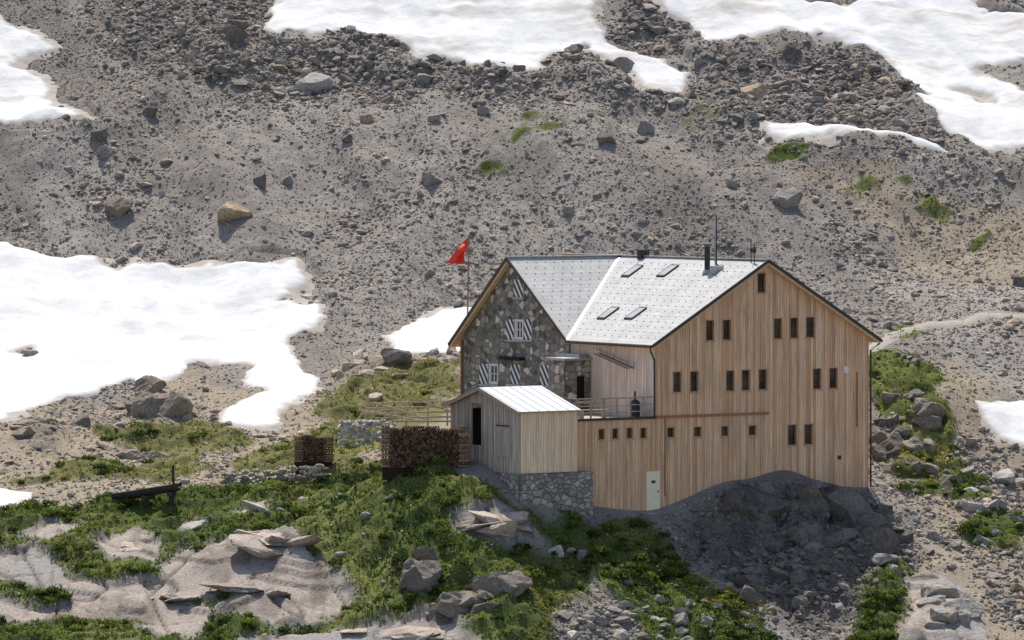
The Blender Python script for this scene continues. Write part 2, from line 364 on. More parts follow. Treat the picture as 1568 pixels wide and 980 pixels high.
def roofmat():
    m,nt,b,o=new_mat('fibre_cement_shingles');uv=nd(nt,'ShaderNodeUVMap',uv_map='UVMap')
    br=nt.nodes.new('ShaderNodeTexBrick');br.inputs['Scale'].default_value=1.;br.inputs['Brick Width'].default_value=.6;br.inputs['Row Height'].default_value=.3
    br.inputs['Mortar Size'].default_value=.012;br.inputs['Color1'].default_value=(.49,.485,.47,1);br.inputs['Color2'].default_value=(.56,.555,.54,1);br.inputs['Mortar'].default_value=(.35,.345,.34,1)
    nt.links.new(uv.outputs[0],br.inputs['Vector'])
    n=nd(nt,'ShaderNodeTexNoise',Scale=.7,Detail=5.);nt.links.new(uv.outputs[0],n.inputs['Vector'])
    c=mixc(nt,1.,br.outputs['Color'],ramp(nt,n.outputs[0],[(.3,.88),(.7,1.06)]),'MULTIPLY')
    nt.links.new(c,b.inputs['Base Color']);b.inputs['Roughness'].default_value=.7;b.inputs['Specular IOR Level'].default_value=.2
    bump(nt,b,br.outputs['Fac'],.4,-.02);return m
M_roof=roofmat()
def stripes():
    m,nt,b,o=new_mat('striped_shutter_paint');uv=nd(nt,'ShaderNodeUVMap',uv_map='UVMap')
    sep=nt.nodes.new('ShaderNodeSeparateXYZ');nt.links.new(uv.outputs[0],sep.inputs[0])
    f=mth(nt,'FRACT',mth(nt,'MULTIPLY',mth(nt,'ADD',sep.outputs[0],mth(nt,'MULTIPLY',sep.outputs[1],.75)),2.6))
    g=mth(nt,'GREATER_THAN',f,.5)
    c=mixc(nt,g,(.03,.03,.035),(.80,.79,.77));nt.links.new(c,b.inputs['Base Color']);b.inputs['Roughness'].default_value=.6;return m
M_strip=stripes()

# ------------------------------------------------------------------ mesh builders
def link(ob,parent=None):
    scene.collection.objects.link(ob)
    if parent is not None: ob.parent=parent
    return ob
def empty(name):
    e=bpy.data.objects.new(name,None);e.empty_display_size=.5;return link(e)
class MB:
    def __init__(s): s.v=[];s.f=[];s.uv=[];s.c=[];s.m=[]
    def poly(s,pts,uvs=None,col=.5,mi=0):
        i=len(s.v);s.v+=[tuple(p_) for p_ in pts];s.f.append(tuple(range(i,i+len(pts))))
        if uvs is None: uvs=[(0,0)]*len(pts)
        s.uv+=list(uvs);s.c+=[col]*len(pts);s.m.append(mi)
    def hexa(s,p,col=.5,mi=0):
        for q in ((3,2,1,0),(4,5,6,7),(0,1,5,4),(1,2,6,5),(2,3,7,6),(3,0,4,7)):
            pts=[p[k_] for k_ in q]
            a,b_=Vector(pts[0]),Vector(pts[1]);c_=Vector(pts[3])
            w=(b_-a).length;h=(c_-a).length
            s.poly(pts,[(0,0),(w,0),(w,h),(0,h)],col,mi)
    def fbox(s,fr,u0,u1,v0,v1,z0,z1,col=.5,mi=0):
        s.hexa([fr.p(u0,v0,z0),fr.p(u1,v0,z0),fr.p(u1,v1,z0),fr.p(u0,v1,z0),fr.p(u0,v0,z1),fr.p(u1,v0,z1),fr.p(u1,v1,z1),fr.p(u0,v1,z1)],col,mi)
    def beam(s,a,b_,w,h,col=.5,mi=0,up=(0,0,1)):
        a=Vector(a);b_=Vector(b_);d=(b_-a).normalized();up=Vector(up)
        if abs(d.dot(up))>.98: up=Vector((1,0,0))
        x=d.cross(up).normalized();y=x.cross(d).normalized();x*=w/2;y*=h/2
        s.hexa([a-x-y,a+x-y,b_+x-y,b_-x-y,a-x+y,a+x+y,b_+x+y,b_-x+y],col,mi)
    def tube(s,pts,r,n=8,col=.5,mi=0):
        pts=[Vector(p_) for p_ in pts]
        rings=[]
        for i,p_ in enumerate(pts):
            d=(pts[min(i+1,len(pts)-1)]-pts[max(i-1,0)]).normalized();up=Vector((0,0,1)) if abs(d.z)<.95 else Vector((1,0,0))
            x=d.cross(up).normalized();y=x.cross(d)
            rr=r[i] if isinstance(r,(list,tuple)) else r
            rings.append([p_+(x*math.cos(k_*2*math.pi/n)+y*math.sin(k_*2*math.pi/n))*rr for k_ in range(n)])
        for a,b_ in zip(rings,rings[1:]):
            for k_ in range(n): s.poly([a[k_],a[(k_+1)%n],b_[(k_+1)%n],b_[k_]],None,col,mi)
        s.poly(rings[0][::-1],None,col,mi);s.poly(rings[-1],None,col,mi)
    def obj(s,name,mats,parent=None):
        me=bpy.data.meshes.new(name);me.from_pydata(s.v,[],s.f)
        uvl=me.uv_layers.new(name='UVMap');uvl.data.foreach_set('uv',np.array(s.uv,np.float32).ravel())
        ca=me.color_attributes.new('Col','FLOAT_COLOR','CORNER')
        cc=np.array([(c,c,c,1) if not isinstance(c,tuple) else c+(1,) for c in s.c],np.float32);ca.data.foreach_set('color',cc.ravel())
        for m in mats: me.materials.append(m)
        me.polygons.foreach_set('material_index',np.array(s.m,np.int32));me.update()
        return link(bpy.data.objects.new(name,me),parent)
def npmesh(name,V_,Fi,col,mat,smooth=False,parent=None):
    me=bpy.data.meshes.new(name);nv=len(V_);m,k_=Fi.shape
    me.vertices.add(nv);me.vertices.foreach_set('co',V_.astype(np.float32).ravel())
    me.loops.add(m*k_);me.loops.foreach_set('vertex_index',Fi.astype(np.int32).ravel())
    me.polygons.add(m);me.polygons.foreach_set('loop_start',np.arange(0,m*k_,k_,dtype=np.int32))
    try: me.polygons.foreach_set('loop_total',np.full(m,k_,dtype=np.int32))
    except Exception: pass
    me.update(calc_edges=True)
    ca=me.color_attributes.new('Col','FLOAT_COLOR','POINT')
    c4=np.ones((nv,4),np.float32);c4[:,:3]=col;ca.data.foreach_set('color',c4.ravel())
    me.materials.append(mat)
    if smooth: me.shade_smooth()
    else: me.shade_flat()
    return link(bpy.data.objects.new(name,me),parent)

# ------------------------------------------------------------------ terrain mesh + colour
ny,nx=GX.shape
def lerpc(a,b_,t): return a*(1-t[...,None])+b_*t[...,None]
c_scree=np.array((.295,.268,.24));c_dark=np.array((.225,.202,.18));c_tan=np.array((.34,.28,.21));c_slab=np.array((.40,.345,.30))
col=lerpc(np.broadcast_to(c_scree,GX.shape+(3,)),c_dark,sst(-.2,.4,fbm(GX+.45*GY,GY*.3,5,4,201)))
col=lerpc(col,np.array((.36,.33,.295)),sst(.05,.5,fbm(GX+.3*GY,GY*.35,3,4,205))*.7*hill)
col=lerpc(col,np.array((.22,.197,.176)),coarse*.6)
col=lerpc(col,c_tan,dm*.8)
gyel=sst(-.4,.5,fbm(GX,GY,3,3,211))
cg=lerpc(np.broadcast_to(np.array((.075,.10,.028)),GX.shape+(3,)),np.array((.16,.17,.055)),gyel)
cg=lerpc(cg,np.array((.22,.19,.10)),np.where((GY>246)&(GX<-2),.45,0.))
col=lerpc(col,cg,gm*.95)
slabn=fbm(GX*.8,GY*.8,1.1,5,221,.65)
cs=lerpc(np.broadcast_to(c_slab,GX.shape+(3,)),np.array((.25,.215,.185)),sst(.0,.4,slabn)*.85)
cs=lerpc(cs,np.array((.34,.32,.30)),sst(.0,.35,fbm(GX,GY,4,3,223)))
cs=lerpc(cs,np.array((.15,.13,.11)),sst(.1,.5,fbm(GX*2.2,GY*.35,1.5,4,227))*.55)
cs=lerpc(cs,np.array((.09,.075,.06)),jm*.85)
cs=lerpc(cs,np.array((.14,.12,.10)),riser*.8)  # shade of the step faces painted into the riser colour
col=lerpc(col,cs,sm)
col=lerpc(col,np.array((.22,.192,.16)),outc*(1-gm)*.7*(1-sm))
col=lerpc(col,np.array((.145,.13,.115)),knoll*(1-gm)*.85)  # darker ground colour here deepens the lodge's cast shadow
idx=np.arange(ny*nx).reshape(ny,nx)
Fq=np.stack([idx[:-1,:-1],idx[:-1,1:],idx[1:,1:],idx[1:,:-1]],-1).reshape(-1,4)
M_ter=attr_mat('scree_ground',8.,.30,.8,.08,det=4.)
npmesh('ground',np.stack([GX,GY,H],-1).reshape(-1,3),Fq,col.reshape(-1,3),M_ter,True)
keep=(snow>-.6); kf=(keep[:-1,:-1]&keep[:-1,1:]&keep[1:,1:]&keep[1:,:-1]).ravel()
Fs=Fq[kf];used=np.unique(Fs);remap=np.full(ny*nx,-1);remap[used]=np.arange(len(used))
dirtn=sst(.0,.55,fbm(GX*.35,GY*1.3,1.6,5,301,.65))
sc_=lerpc(np.broadcast_to(np.array((.75,.75,.745)),GX.shape+(3,)),np.array((.50,.45,.40)),dirtn*.5*sst(300,308,GY)+dirtn*.2)
sc_=lerpc(sc_,np.array((.44,.40,.355)),(1-sst(0.0,.45,snow))*.95)
M_snow=attr_mat('old_snow',3.,.06,.45,.09,.7,det=6.)
npmesh('snow',np.stack([GX,GY,Hsnow],-1).reshape(-1,3)[used],remap[Fs],sc_.reshape(-1,3)[used],M_snow,True)
d=np.gradient(pcs,axis=0);d/=np.linalg.norm(d,axis=1)[:,None];nn=np.stack([-d[:,1],d[:,0]],1)
offs=np.array([-.5,-.25,0,.25,.5]);pv=[]
for o_ in offs:
    q=pcs+nn*(o_+.14*vn(np.arange(len(pcs))*.15,np.full(len(pcs),o_),5)[:,None]);pv.append(np.column_stack([q,gs(H,q[:,0],q[:,1])+(.05 if abs(o_)<.4 else -.03)]))
pv=np.array(pv);m_=len(pcs);ii=np.arange(5*m_).reshape(5,m_)
pf=np.stack([ii[:-1,:-1],ii[:-1,1:],ii[1:,1:],ii[1:,:-1]],-1).reshape(-1,4)
npmesh('footpath',pv.reshape(-1,3),pf,np.tile((.38,.345,.305),(5*m_,1)),attr_mat('gravel_path',12.,.25,.5,.03),True)

# ------------------------------------------------------------------ rocks
phi=(1+5**.5)/2
ico=np.array([(-1,phi,0),(1,phi,0),(-1,-phi,0),(1,-phi,0),(0,-1,phi),(0,1,phi),(0,-1,-phi),(0,1,-phi),(phi,0,-1),(phi,0,1),(-phi,0,-1),(-phi,0,1)])/math.sqrt(1+phi*phi)
icf=np.array([(0,11,5),(0,5,1),(0,1,7),(0,7,10),(0,10,11),(1,5,9),(5,11,4),(11,10,2),(10,7,6),(7,1,8),(3,9,4),(3,4,2),(3,2,6),(3,6,8),(3,8,9),(4,9,5),(2,4,11),(6,2,10),(8,6,7),(9,8,1)])
def rotm(n_):
    q=rng.normal(size=(n_,4));q/=np.linalg.norm(q,axis=1)[:,None];w,x,y,z=q.T
    return np.stack([1-2*(y*y+z*z),2*(x*y-z*w),2*(x*z+y*w),2*(x*y+z*w),1-2*(x*x+z*z),2*(y*z-x*w),2*(x*z-y*w),2*(y*z+x*w),1-2*(x*x+y*y)],1).reshape(-1,3,3)
def rocks(name,x,y,s,cols,embed=.15,mat=None):
    n_=len(x);z=gs(H,x,y)+s*embed
    j=rng.uniform(.55,1.25,size=(n_,12,1));v=ico[None]*j
    an=rng.uniform(.5,1.3,size=(n_,1,3));v=v*an
    v=np.einsum('nij,nkj->nki',rotm(n_),v);v[:,:,2]*=.7
    v=v*s[:,None,None]+np.stack([x,y,z],1)[:,None]
    f=(icf[None]+(np.arange(n_)*12)[:,None,None]).reshape(-1,3)
    return npmesh(name,v.reshape(-1,3),f,np.repeat(cols,12,0),mat)
M_rock=attr_mat('rock',8.,.38,.6,.04,det=3.)
N=260000
D=rng.uniform(230,324,N);x=rng.uniform(-1,1,N)*(D*.1013+1.5)
sn=gs(snow,x,D);gr=gs(grass,x,D);sb=gs(slab,x,D);dr=gs(dm,x,D);pth=gs(pd,x,D);co_=gs(coarse,x,D);bdd=gs(bd,x,D);kn=gs(knoll,x,D)
dens=.28+.5*sst(-.4,.5,fbm(x+.4*D,D*.4,3.5,4,401))+.38*co_+.4*kn
pr=dens*np.where(sn>.0,.003,1)*np.where(gr>.1,.07,1)*np.where(sb>-.1,.01,1)*(1-.3*dr)*np.where(pth<.7,.08,1)*np.where(D<262,.9,1)
uu=(x-LK.x)*C_+(D-LK.y)*S_;vv=-(x-LK.x)*S_+(D-LK.y)*C_
pr=pr*np.where((uu>-5)&(uu<13)&(vv>-.3)&(vv<18),0,1)*np.where((x<2)&(x>-6)&(D>237)&(D<245),.1,1)
kp=rng.random(N)<pr;x=x[kp];D=D[kp];co_=co_[kp];gr=gr[kp];kn=kn[kp]
n_=len(x)
s=.044*(1-rng.random(n_)*.996)**(-1/2.7)*(1+.95*co_+.6*sst(.0,.6,fbm(x,D,5,3,411))+.6*kn);s=np.minimum(s,.5);s=np.where(gr>-.1,np.minimum(s,.28),s)
tone=rng.normal(1,.2,n_).clip(.5,1.7)*(1-.10*co_)*(1-.38*kn)  # knoll stones toned down too, painting the lodge's shadow darker
base=np.where(rng.random(n_)[:,None]<.3,np.array((.36,.295,.235)),np.array((.31,.283,.257)))
rocks('scree_stones',x,D,s,base*tone[:,None],.1,M_rock)
print('rocks',n_)

def block(w,dp,h,tone,seed,sub=3,cuts=10):
    r=np.random.default_rng(seed)
    bm=bmesh.new();bmesh.ops.create_icosphere(bm,subdivisions=sub,radius=1.2)
    co=np.array([v.co for v in bm.verts]);f=np.array([[v.index for v in fc_.verts] for fc_ in bm.faces]);bm.free()
    a=r.uniform(-.9,.9);b_=r.uniform(-.45,.45);g__=r.uniform(-.35,.35)
    Rz=np.array([[math.cos(a),-math.sin(a),0],[math.sin(a),math.cos(a),0],[0,0,1]]);Rx=np.array([[1,0,0],[0,math.cos(b_),-math.sin(b_)],[0,math.sin(b_),math.cos(b_)]])
    Ry=np.array([[math.cos(g__),0,math.sin(g__)],[0,1,0],[-math.sin(g__),0,math.cos(g__)]])
    nr=[(1,0,0),(-1,0,0),(0,1,0),(0,-1,0),(0,0,1)]
    for i in range(cuts):
        if i<5: nrm=np.array(nr[i])+r.normal(size=3)*.38;dd=r.uniform(.5,.85)
        else: nrm=r.normal(size=3);dd=r.uniform(.62,1.0)
        nrm=nrm/np.linalg.norm(nrm);e=co@nrm-dd;co=co-np.maximum(e,0)[:,None]*nrm
    co=co*(1+.16*fbm(co[:,0]*2.2+seed,co[:,1]*2+co[:,2]*1.7,1,4,seed,.6)[:,None])
    co=co*np.array((w/2,dp/2,h/2))*1.2;co=co@(Rz@Rx@Ry).T
    c=np.tile(np.array(tone),(len(co),1))*(1+.3*fbm(co[:,0]*3,co[:,2]*3+co[:,1],1,3,seed)[:,None])
    return co,f,c
def boulder(name,px,py,w,h,tone,seed,depth=None):
    X,Y,Z=gpt(px,py+h*.4);k_=F/Y;w=w/k_;h=h/k_
    co,f,c=block(w,depth or w*.8,h,tone,seed,3,12);co=co+np.array((X,Y,Z+h*.16))
    return npmesh(name,co,f,c,M_rock)
def outcrop(name,px,py,w,h,nb,tone,seed,smin=.25,smax=.6,flat=.6,D_=None,lift=.1):
    r=np.random.default_rng(seed);VV=[];FF=[];CC=[];o_=0
    for i in range(nb):
        a=r.uniform(0,2*math.pi);q=r.random()**.7;x_=px+math.cos(a)*q*w/2;y_=py+math.sin(a)*q*h/2
        if D_ is None: X,Y,Z=gpt(x_,y_)
        else: X,Y,Z=W(x_,y_,D_)
        bw_=w*(smin+(smax-smin)*r.random()**2)*(1.15-.4*q)*Y/F;bh=bw_*r.uniform(flat*.5,flat*1.3)
        t=np.array(tone)*r.uniform(.8,1.2)
        co,f,c=block(bw_,bw_*r.uniform(.6,1.),bh,t,seed*50+i,4 if bw_>1.2 else 3,12)
        VV.append(co+np.array((X,Y,Z+bh*lift)));FF.append(f+o_);CC.append(c);o_+=len(co)
    return npmesh(name,np.concatenate(VV),np.concatenate(FF),np.concatenate(CC),M_rock)
gr_=(.30,.275,.25);br_=(.41,.32,.23);dk=(.185,.167,.15);lt=(.44,.405,.365)
bl=[(355,72,44,32,dk),(367,48,32,22,dk),(475,124,54,38,(.37,.36,.34)),(355,344,46,32,br_),(180,322,36,34,(.25,.2,.16)),(150,222,24,24,dk),(163,243,22,22,gr_),(660,271,30,22,gr_),(1203,324,48,30,gr_),(1562,426,24,24,dk),(606,552,46,30,(.22,.2,.18)),(48,546,26,14,(.3,.27,.24)),(1210,88,30,20,dk),(1155,135,36,24,br_),(955,100,34,22,gr_),(1033,165,24,14,lt),(928,238,26,20,dk),(398,290,26,26,dk),(300,100,18,22,gr_),(230,183,20,16,dk),(648,118,30,18,gr_),(440,262,20,18,gr_),(990,190,30,16,gr_),(665,183,18,14,gr_),(530,228,18,14,dk),(870,330,18,14,gr_),(1120,300,20,14,gr_),(255,255,18,14,gr_),(560,190,20,14,br_),(740,170,20,16,gr_),(1300,150,26,16,gr_),(1250,190,24,14,dk),(1380,205,26,14,gr_),(1130,190,22,14,dk),
 (126,650,28,22,(.22,.2,.18)),(850,842,24,16,(.45,.42,.4)),(300,803,44,16,lt),(395,786,48,14,lt),(1540,720,34,20,lt),(1490,772,30,20,(.42,.4,.37)),(1480,740,30,16,lt),(1555,790,30,18,gr_),(1505,830,28,18,gr_),(893,850,20,18,gr_),(1350,857,44,22,gr_),
 (560,800,18,12,gr_),(470,760,22,12,lt),(520,850,16,10,gr_),(600,760,18,10,gr_),(430,790,16,10,gr_)]
for i,(a,b_,w,h,t) in enumerate(bl): boulder('boulder',a,b_,w,h,t,i+3)
OC='rock_outcrop'
outcrop(OC,242,622,120,54,20,(.28,.24,.20),201,.2,.5,.75)
outcrop(OC,55,668,120,40,16,(.33,.28,.235),202,.12,.4,.5)
outcrop(OC,560,582,130,80,34,(.43,.365,.30),203,.07,.28,.6)
outcrop(OC,205,698,160,24,20,(.39,.33,.27),204,.07,.25,.45)
outcrop(OC,420,668,110,14,10,(.42,.36,.30),225,.08,.25,.4)
outcrop(OC,655,885,56,50,5,(.19,.165,.145),205,.8,1.2,.95,lift=.0)
outcrop(OC,750,915,150,50,12,(.21,.185,.155),206,.2,.5,.6,lift=-.12)
outcrop(OC,770,800,120,30,7,(.40,.34,.285),207,.3,.6,.3,lift=-.15)
outcrop(OC,560,965,260,20,10,(.37,.31,.26),208,.15,.4,.25,lift=-.2)
outcrop(OC,420,850,130,40,6,(.40,.345,.295),226,.4,.75,.22,lift=-.25)
outcrop(OC,330,905,200,36,5,(.38,.325,.28),227,.3,.55,.18,lift=-.3)
outcrop(OC,210,838,60,14,3,(.42,.365,.31),228,.5,.9,.25,lift=-.2)
outcrop(OC,1440,945,120,80,16,(.35,.32,.28),209,.15,.6,.65,lift=-.1)
outcrop(OC,1358,690,50,90,10,(.19,.17,.145),210,.5,1.0,1.0,lift=-.2)
outcrop(OC,1425,722,84,56,12,(.21,.19,.16),211,.25,.6,.9,lift=-.2)
outcrop(OC,1405,645,110,110,26,(.25,.222,.185),220,.12,.45,.9,lift=-.18)
outcrop(OC,1395,560,60,20,8,(.3,.265,.22),212,.25,.45,.5)
outcrop(OC,1185,770,270,34,22,(.165,.148,.13),213,.12,.34,.8,lift=-.22)  # dark rock, this and next two toned darker still to deepen lodge shadow
outcrop(OC,1290,810,190,90,26,(.175,.157,.137),214,.1,.4,.85,lift=-.2)
outcrop(OC,1190,880,240,120,40,(.20,.18,.158),221,.04,.2,.7)
outcrop(OC,1030,950,260,80,40,(.33,.305,.27),215,.03,.12,.6,lift=.0)
outcrop(OC,1510,760,180,140,34,(.39,.35,.305),216,.03,.16,.5,lift=.0)
outcrop(OC,1400,850,200,80,26,(.31,.28,.245),217,.04,.15,.55,lift=.0)
outcrop(OC,990,45,130,70,30,(.23,.208,.185),218,.05,.2,.6)
outcrop(OC,890,103,150,20,18,(.22,.197,.175),219,.05,.18,.6)
outcrop(OC,1240,130,300,100,50,(.24,.215,.19),222,.02,.09,.6)
outcrop(OC,640,120,500,70,60,(.25,.225,.195),223,.012,.05,.6)
outcrop(OC,270,60,200,110,40,(.23,.205,.18),224,.02,.10,.6)

# ------------------------------------------------------------------ vegetation
def leaves(P,n_per,ln,wd,spread,colf):
    n0=len(P);idx_=np.repeat(np.arange(n0),n_per);m=len(idx_)
    az=rng.uniform(0,2*math.pi,m);el=rng.uniform(.35,1.35,m)
    dr_=np.stack([np.cos(az)*np.cos(el),np.sin(az)*np.cos(el),np.sin(el)],1)
    L=ln[idx_]*rng.uniform(.6,1.2,m);Wd=wd[idx_]*rng.uniform(.7,1.3,m)
    sd=np.stack([-np.sin(az),np.cos(az),rng.uniform(-.4,.4,m)],1)
    b0=P[idx_]+np.column_stack([rng.normal(size=(m,2))*spread[idx_][:,None],np.zeros(m)])
    p0=b0-sd*Wd[:,None]*.5;p1=b0+sd*Wd[:,None]*.5;mid_=b0+dr_*L[:,None]*.6
    p2=mid_+sd*Wd[:,None]*.6;p3=b0+dr_*L[:,None]
    V_=np.stack([p0,p1,p2,p3],1).reshape(-1,3);f=np.arange(4*m).reshape(-1,4)
    c=np.repeat(colf[idx_]*rng.uniform(.75,1.3,m)[:,None],4,0)
    return V_,f,c
M_leaf=attr_mat('alpine_foliage',3.,.2,0,.0,.8,.35,det=1.)
N=150000
D=rng.uniform(229,300,N);x=rng.uniform(-1,1,N)*(D*.1013+1.)
g=gs(grass,x,D);uu=(x-LK.x)*C_+(D-LK.y)*S_;vv=-(x-LK.x)*S_+(D-LK.y)*C_
inb=(uu>-5)&(uu<13.1)&(vv>-.2)&(vv<18)
hu=(x-SH.x)*C_+(D-SH.y)*S_;hv=-(x-SH.x)*S_+(D-SH.y)*C_
inb|=(hu>-.2)&(hu<5)&(hv>-.2)&(hv<7)
thin=np.where(D<246,1.,.35)
lm=sst(-.35,.25,fbm(x,D,1.3,3,541))
ok=(~inb)&(rng.random(N)<sst(-.2,.3,g)*thin*(.35+.65*lm))
ok|=(~inb)&(g>-2.0)&(gs(dm,x,D)>.3)&(gs(snow,x,D)<0)&(gs(slab,x,D)<0)&(rng.random(N)<.07)
x=x[ok];D=D[ok]
pat=sst(-.35,.45,fbm(x,D,2.2,3,511));pat2=sst(.0,.45,fbm(x,D,2.0,3,521))
cl=lerpc(np.broadcast_to(np.array((.065,.11,.026)),(len(x),3)),np.array((.20,.25,.055)),pat)
cl=lerpc(cl,np.array((.32,.29,.10)),np.clip(pat2*.5+np.where((D>246)&(x<0),.35,.0),0,1))
P=np.stack([x,D,gs(H,x,D)-.01],1)
V1,f1,c1=leaves(P,5,np.full(len(x),.14),np.full(len(x),.06),np.full(len(x),.05),cl)
npmesh('alpine_grass',V1,f1,c1,M_leaf)
N=4000
D=rng.uniform(230,262,N);x=rng.uniform(-1,1,N)*(D*.1013+1.)
g=gs(grass,x,D);uu=(x-LK.x)*C_+(D-LK.y)*S_;vv=-(x-LK.x)*S_+(D-LK.y)*C_;hu=(x-SH.x)*C_+(D-SH.y)*S_;hv=-(x-SH.x)*S_+(D-SH.y)*C_
inb=((uu>-5.5)&(uu<13.4)&(vv>-.5)&(vv<18))|((hu>-.6)&(hu<5)&(hv>-.6)&(hv<7))|((x>-7)&(x<-1.6)&(D>240.2)&(D<243))
ok=(~inb)&(g>.1)&(rng.random(N)<(.15+.85*sst(-.15,.35,fbm(x,D,4,3,531)))*np.where((D>246)&(x<0),.2,1))
x=x[ok];D=D[ok];ns=len(x);R=rng.uniform(.12,.5,ns)
nl=(R*300).astype(int);id_=np.repeat(np.arange(ns),nl);m=len(id_)
q=rng.normal(size=(m,3));q/=np.linalg.norm(q,axis=1)[:,None];q[:,2]=np.abs(q[:,2]);rr=R[id_]*rng.uniform(.55,1.05,m)*(1+.25*vn(q[:,0]*2+id_,q[:,1]*2,7))
zc=gs(H,x,D)
P=np.stack([x[id_]+q[:,0]*rr,D[id_]+q[:,1]*rr,zc[id_]+q[:,2]*rr*.7-.05],1)
tn=rng.random(ns);cl=lerpc(np.broadcast_to(np.array((.045,.08,.022)),(ns,3)),np.array((.20,.25,.055)),tn)
V1,f1,c1=leaves(P,1,np.full(m,.14),np.full(m,.085),np.full(m,.01),cl[id_]*(.45+.7*q[:,2:3]))  # leaf colour darkens toward each shrub's base, painting in its shade
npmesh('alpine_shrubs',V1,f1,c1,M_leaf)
fl=[]
for (a,b_,w,h,k_) in ((1130,925,60,22,170),(1060,895,50,20,80),(1405,715,30,25,90),(1440,690,20,15,40),(960,830,40,15,40)):
    qx=unproj(np.stack([rng.normal(a,w*.5,k_),rng.normal(b_,h*.5,k_)],1));fl.append(qx)
fl=np.concatenate(fl);P=np.column_stack([fl,gs(H,fl[:,0],fl[:,1])+.08])
V1,f1,c1=leaves(P,4,np.full(len(P),.10),np.full(len(P),.08),np.full(len(P),.08),np.tile((.42,.36,.06),(len(P),1)))
npmesh('yellow_wildflowers',V1,f1,c1,M_leaf)

# ------------------------------------------------------------------ lodge
lodge=empty('mountain_lodge')
def plank_wall(mb,P_,a0,a1,top,bot,holes,w=PW,jit=.012,breaks=(),mi=0,uo=0.,seed=1):
    r=np.random.default_rng(seed);R_=r.random(4000)
    ed={round(a0,4),round(a1,4)}
    k0=math.ceil(a0/w);k1=math.floor(a1/w)
    for k_ in range(k0,k1+1): ed.add(round(k_*w,4))
    for h in holes:
        for q in h[:2]:
            if a0<q<a1: ed.add(round(q,4))
    for q in breaks:
        if a0<q<a1: ed.add(round(q,4))
    ed=sorted(e for e in ed if a0-1e-4<=e<=a1+1e-4)
    for l,r_ in zip(ed,ed[1:]):
        if r_-l<.002: continue
        m=(l+r_)/2;k_=int(math.floor(m/w))+2000;o=R_[k_%4000]*jit;cv=float(R_[(k_*7+13)%4000])
        hs=sorted([(h[2],h[3]) for h in holes if h[0]-1e-3<m<h[1]+1e-3])
        segs=[];cur=None
        for (z0,z1) in hs:
            segs.append((cur,z0));cur=z1
        segs.append((cur,None))
        for (s0,s1) in segs:
            zl0=bot(l) if s0 is None else s0;zr0=bot(r_) if s0 is None else s0
            zl1=top(l) if s1 is None else s1;zr1=top(r_) if s1 is None else s1
            if zl1-zl0<.01 and zr1-zr0<.01: continue
            mb.poly([P_(l,zl0,o),P_(r_,zr0,o),P_(r_,zr1,o),P_(l,zl1,o)],[(l+uo,zl0),(r_+uo,zr0),(r_+uo,zr1),(l+uo,zl1)],cv,mi)
            for q,za,zb_ in ((l,zl0,zl1),(r_,zr0,zr1)):
                mb.poly([P_(q,za,o),P_(q,zb_,o),P_(q,zb_,-.04),P_(q,za,-.04)],[(q+uo,za),(q+uo,zb_),(q+uo,zb_),(q+uo,za)],cv*.5,mi)
            mb.poly([P_(l,zl0,o),P_(r_,zr0,o),P_(r_,zr0,-.04),P_(l,zl0,-.04)],[(l,0)]*4,cv,mi)
            mb.poly([P_(l,zl1,o),P_(r_,zr1,o),P_(r_,zr1,-.04),P_(l,zl1,-.04)],[(l,0)]*4,cv,mi)
def obox(mb,P_,a0,a1,z0,z1,o0,o1,mi=0,col=.5):
    mb.hexa([P_(a0,z0,o0),P_(a1,z0,o0),P_(a1,z0,o1),P_(a0,z0,o1),P_(a0,z1,o0),P_(a1,z1,o0),P_(a1,z1,o1),P_(a0,z1,o1)],col,mi)
def window(mb,P_,h,t=.035,dep=.18,proud=.022,mull=True,mf=1,mg=2,mw=3):
    a0,a1,z0,z1=h;e=.003
    obox(mb,P_,a0+e,a0+e+t,z0+e,z1-e,proud,-dep,mf);obox(mb,P_,a1-e-t,a1-e,z0+e,z1-e,proud,-dep,mf)
    obox(mb,P_,a0+e+t+.001,a1-e-t-.001,z0+e,z0+e+t,proud,-dep,mf);obox(mb,P_,a0+e+t+.001,a1-e-t-.001,z1-e-t,z1-e,proud,-dep,mf)
    obox(mb,P_,a0+t,a1-t,z0+t,z1-t,-dep+.04,-dep-.01,mg)
    i0,i1=a0+t+.004,a1-t-.004
    obox(mb,P_,i0,i0+.04,z0+t+.004,z1-t-.004,-dep+.07,-dep+.03,mw);obox(mb,P_,i1-.04,i1,z0+t+.004,z1-t-.004,-dep+.07,-dep+.03,mw)
    if mull:
        obox(mb,P_,i0+.041,i1-.041,z1-t-.05,z1-t-.004,-dep+.07,-dep+.03,mw);obox(mb,P_,i0+.041,i1-.041,z0+t+.004,z0+t+.05,-dep+.07,-dep+.03,mw)

RZ=12.30;UM=6.42;VM=12.445;k1=(RZ-8.55)/UM;k2=(RZ-8.55)/(VM-7.365)
PF=lambda a,z,o: LK.p(a,-o,z)
PS=lambda a,z,o: LK.p(-o,a,z)
UE=12.83
def hole_f(px,py,w,h):
    u=LK.u_of(px);u0=LK.u_of(px-w/2);u1=LK.u_of(px+w/2);return (u0,u1,LK.z_of(py+h/2,u,0),LK.z_of(py-h/2,u,0))
holes=[hole_f(*a) for a in [(1166,433,14,32),(1087,506,14,33),(1113,505,14,33),(1191,503,14,33),(1216,502,14,33),(1241,501,15,33),
 (1037,585,14,33),(1063,584,14,33),(1118,583,14,33),(1142,582,14,33),(1168,581,14,33),(1251,580,14,33),(1276,579,14,33),(1213,666,15,33),(1238,665,14,33),
 (921,665,11,18),(942,664,11,18),(964,663,11,18),(985,663,11,18),(1027,662,13,17),(1068,661,13,17),(1110,660,13,17),(1152,659,13,17)]]
door=hole_f(1000,753,21,63)
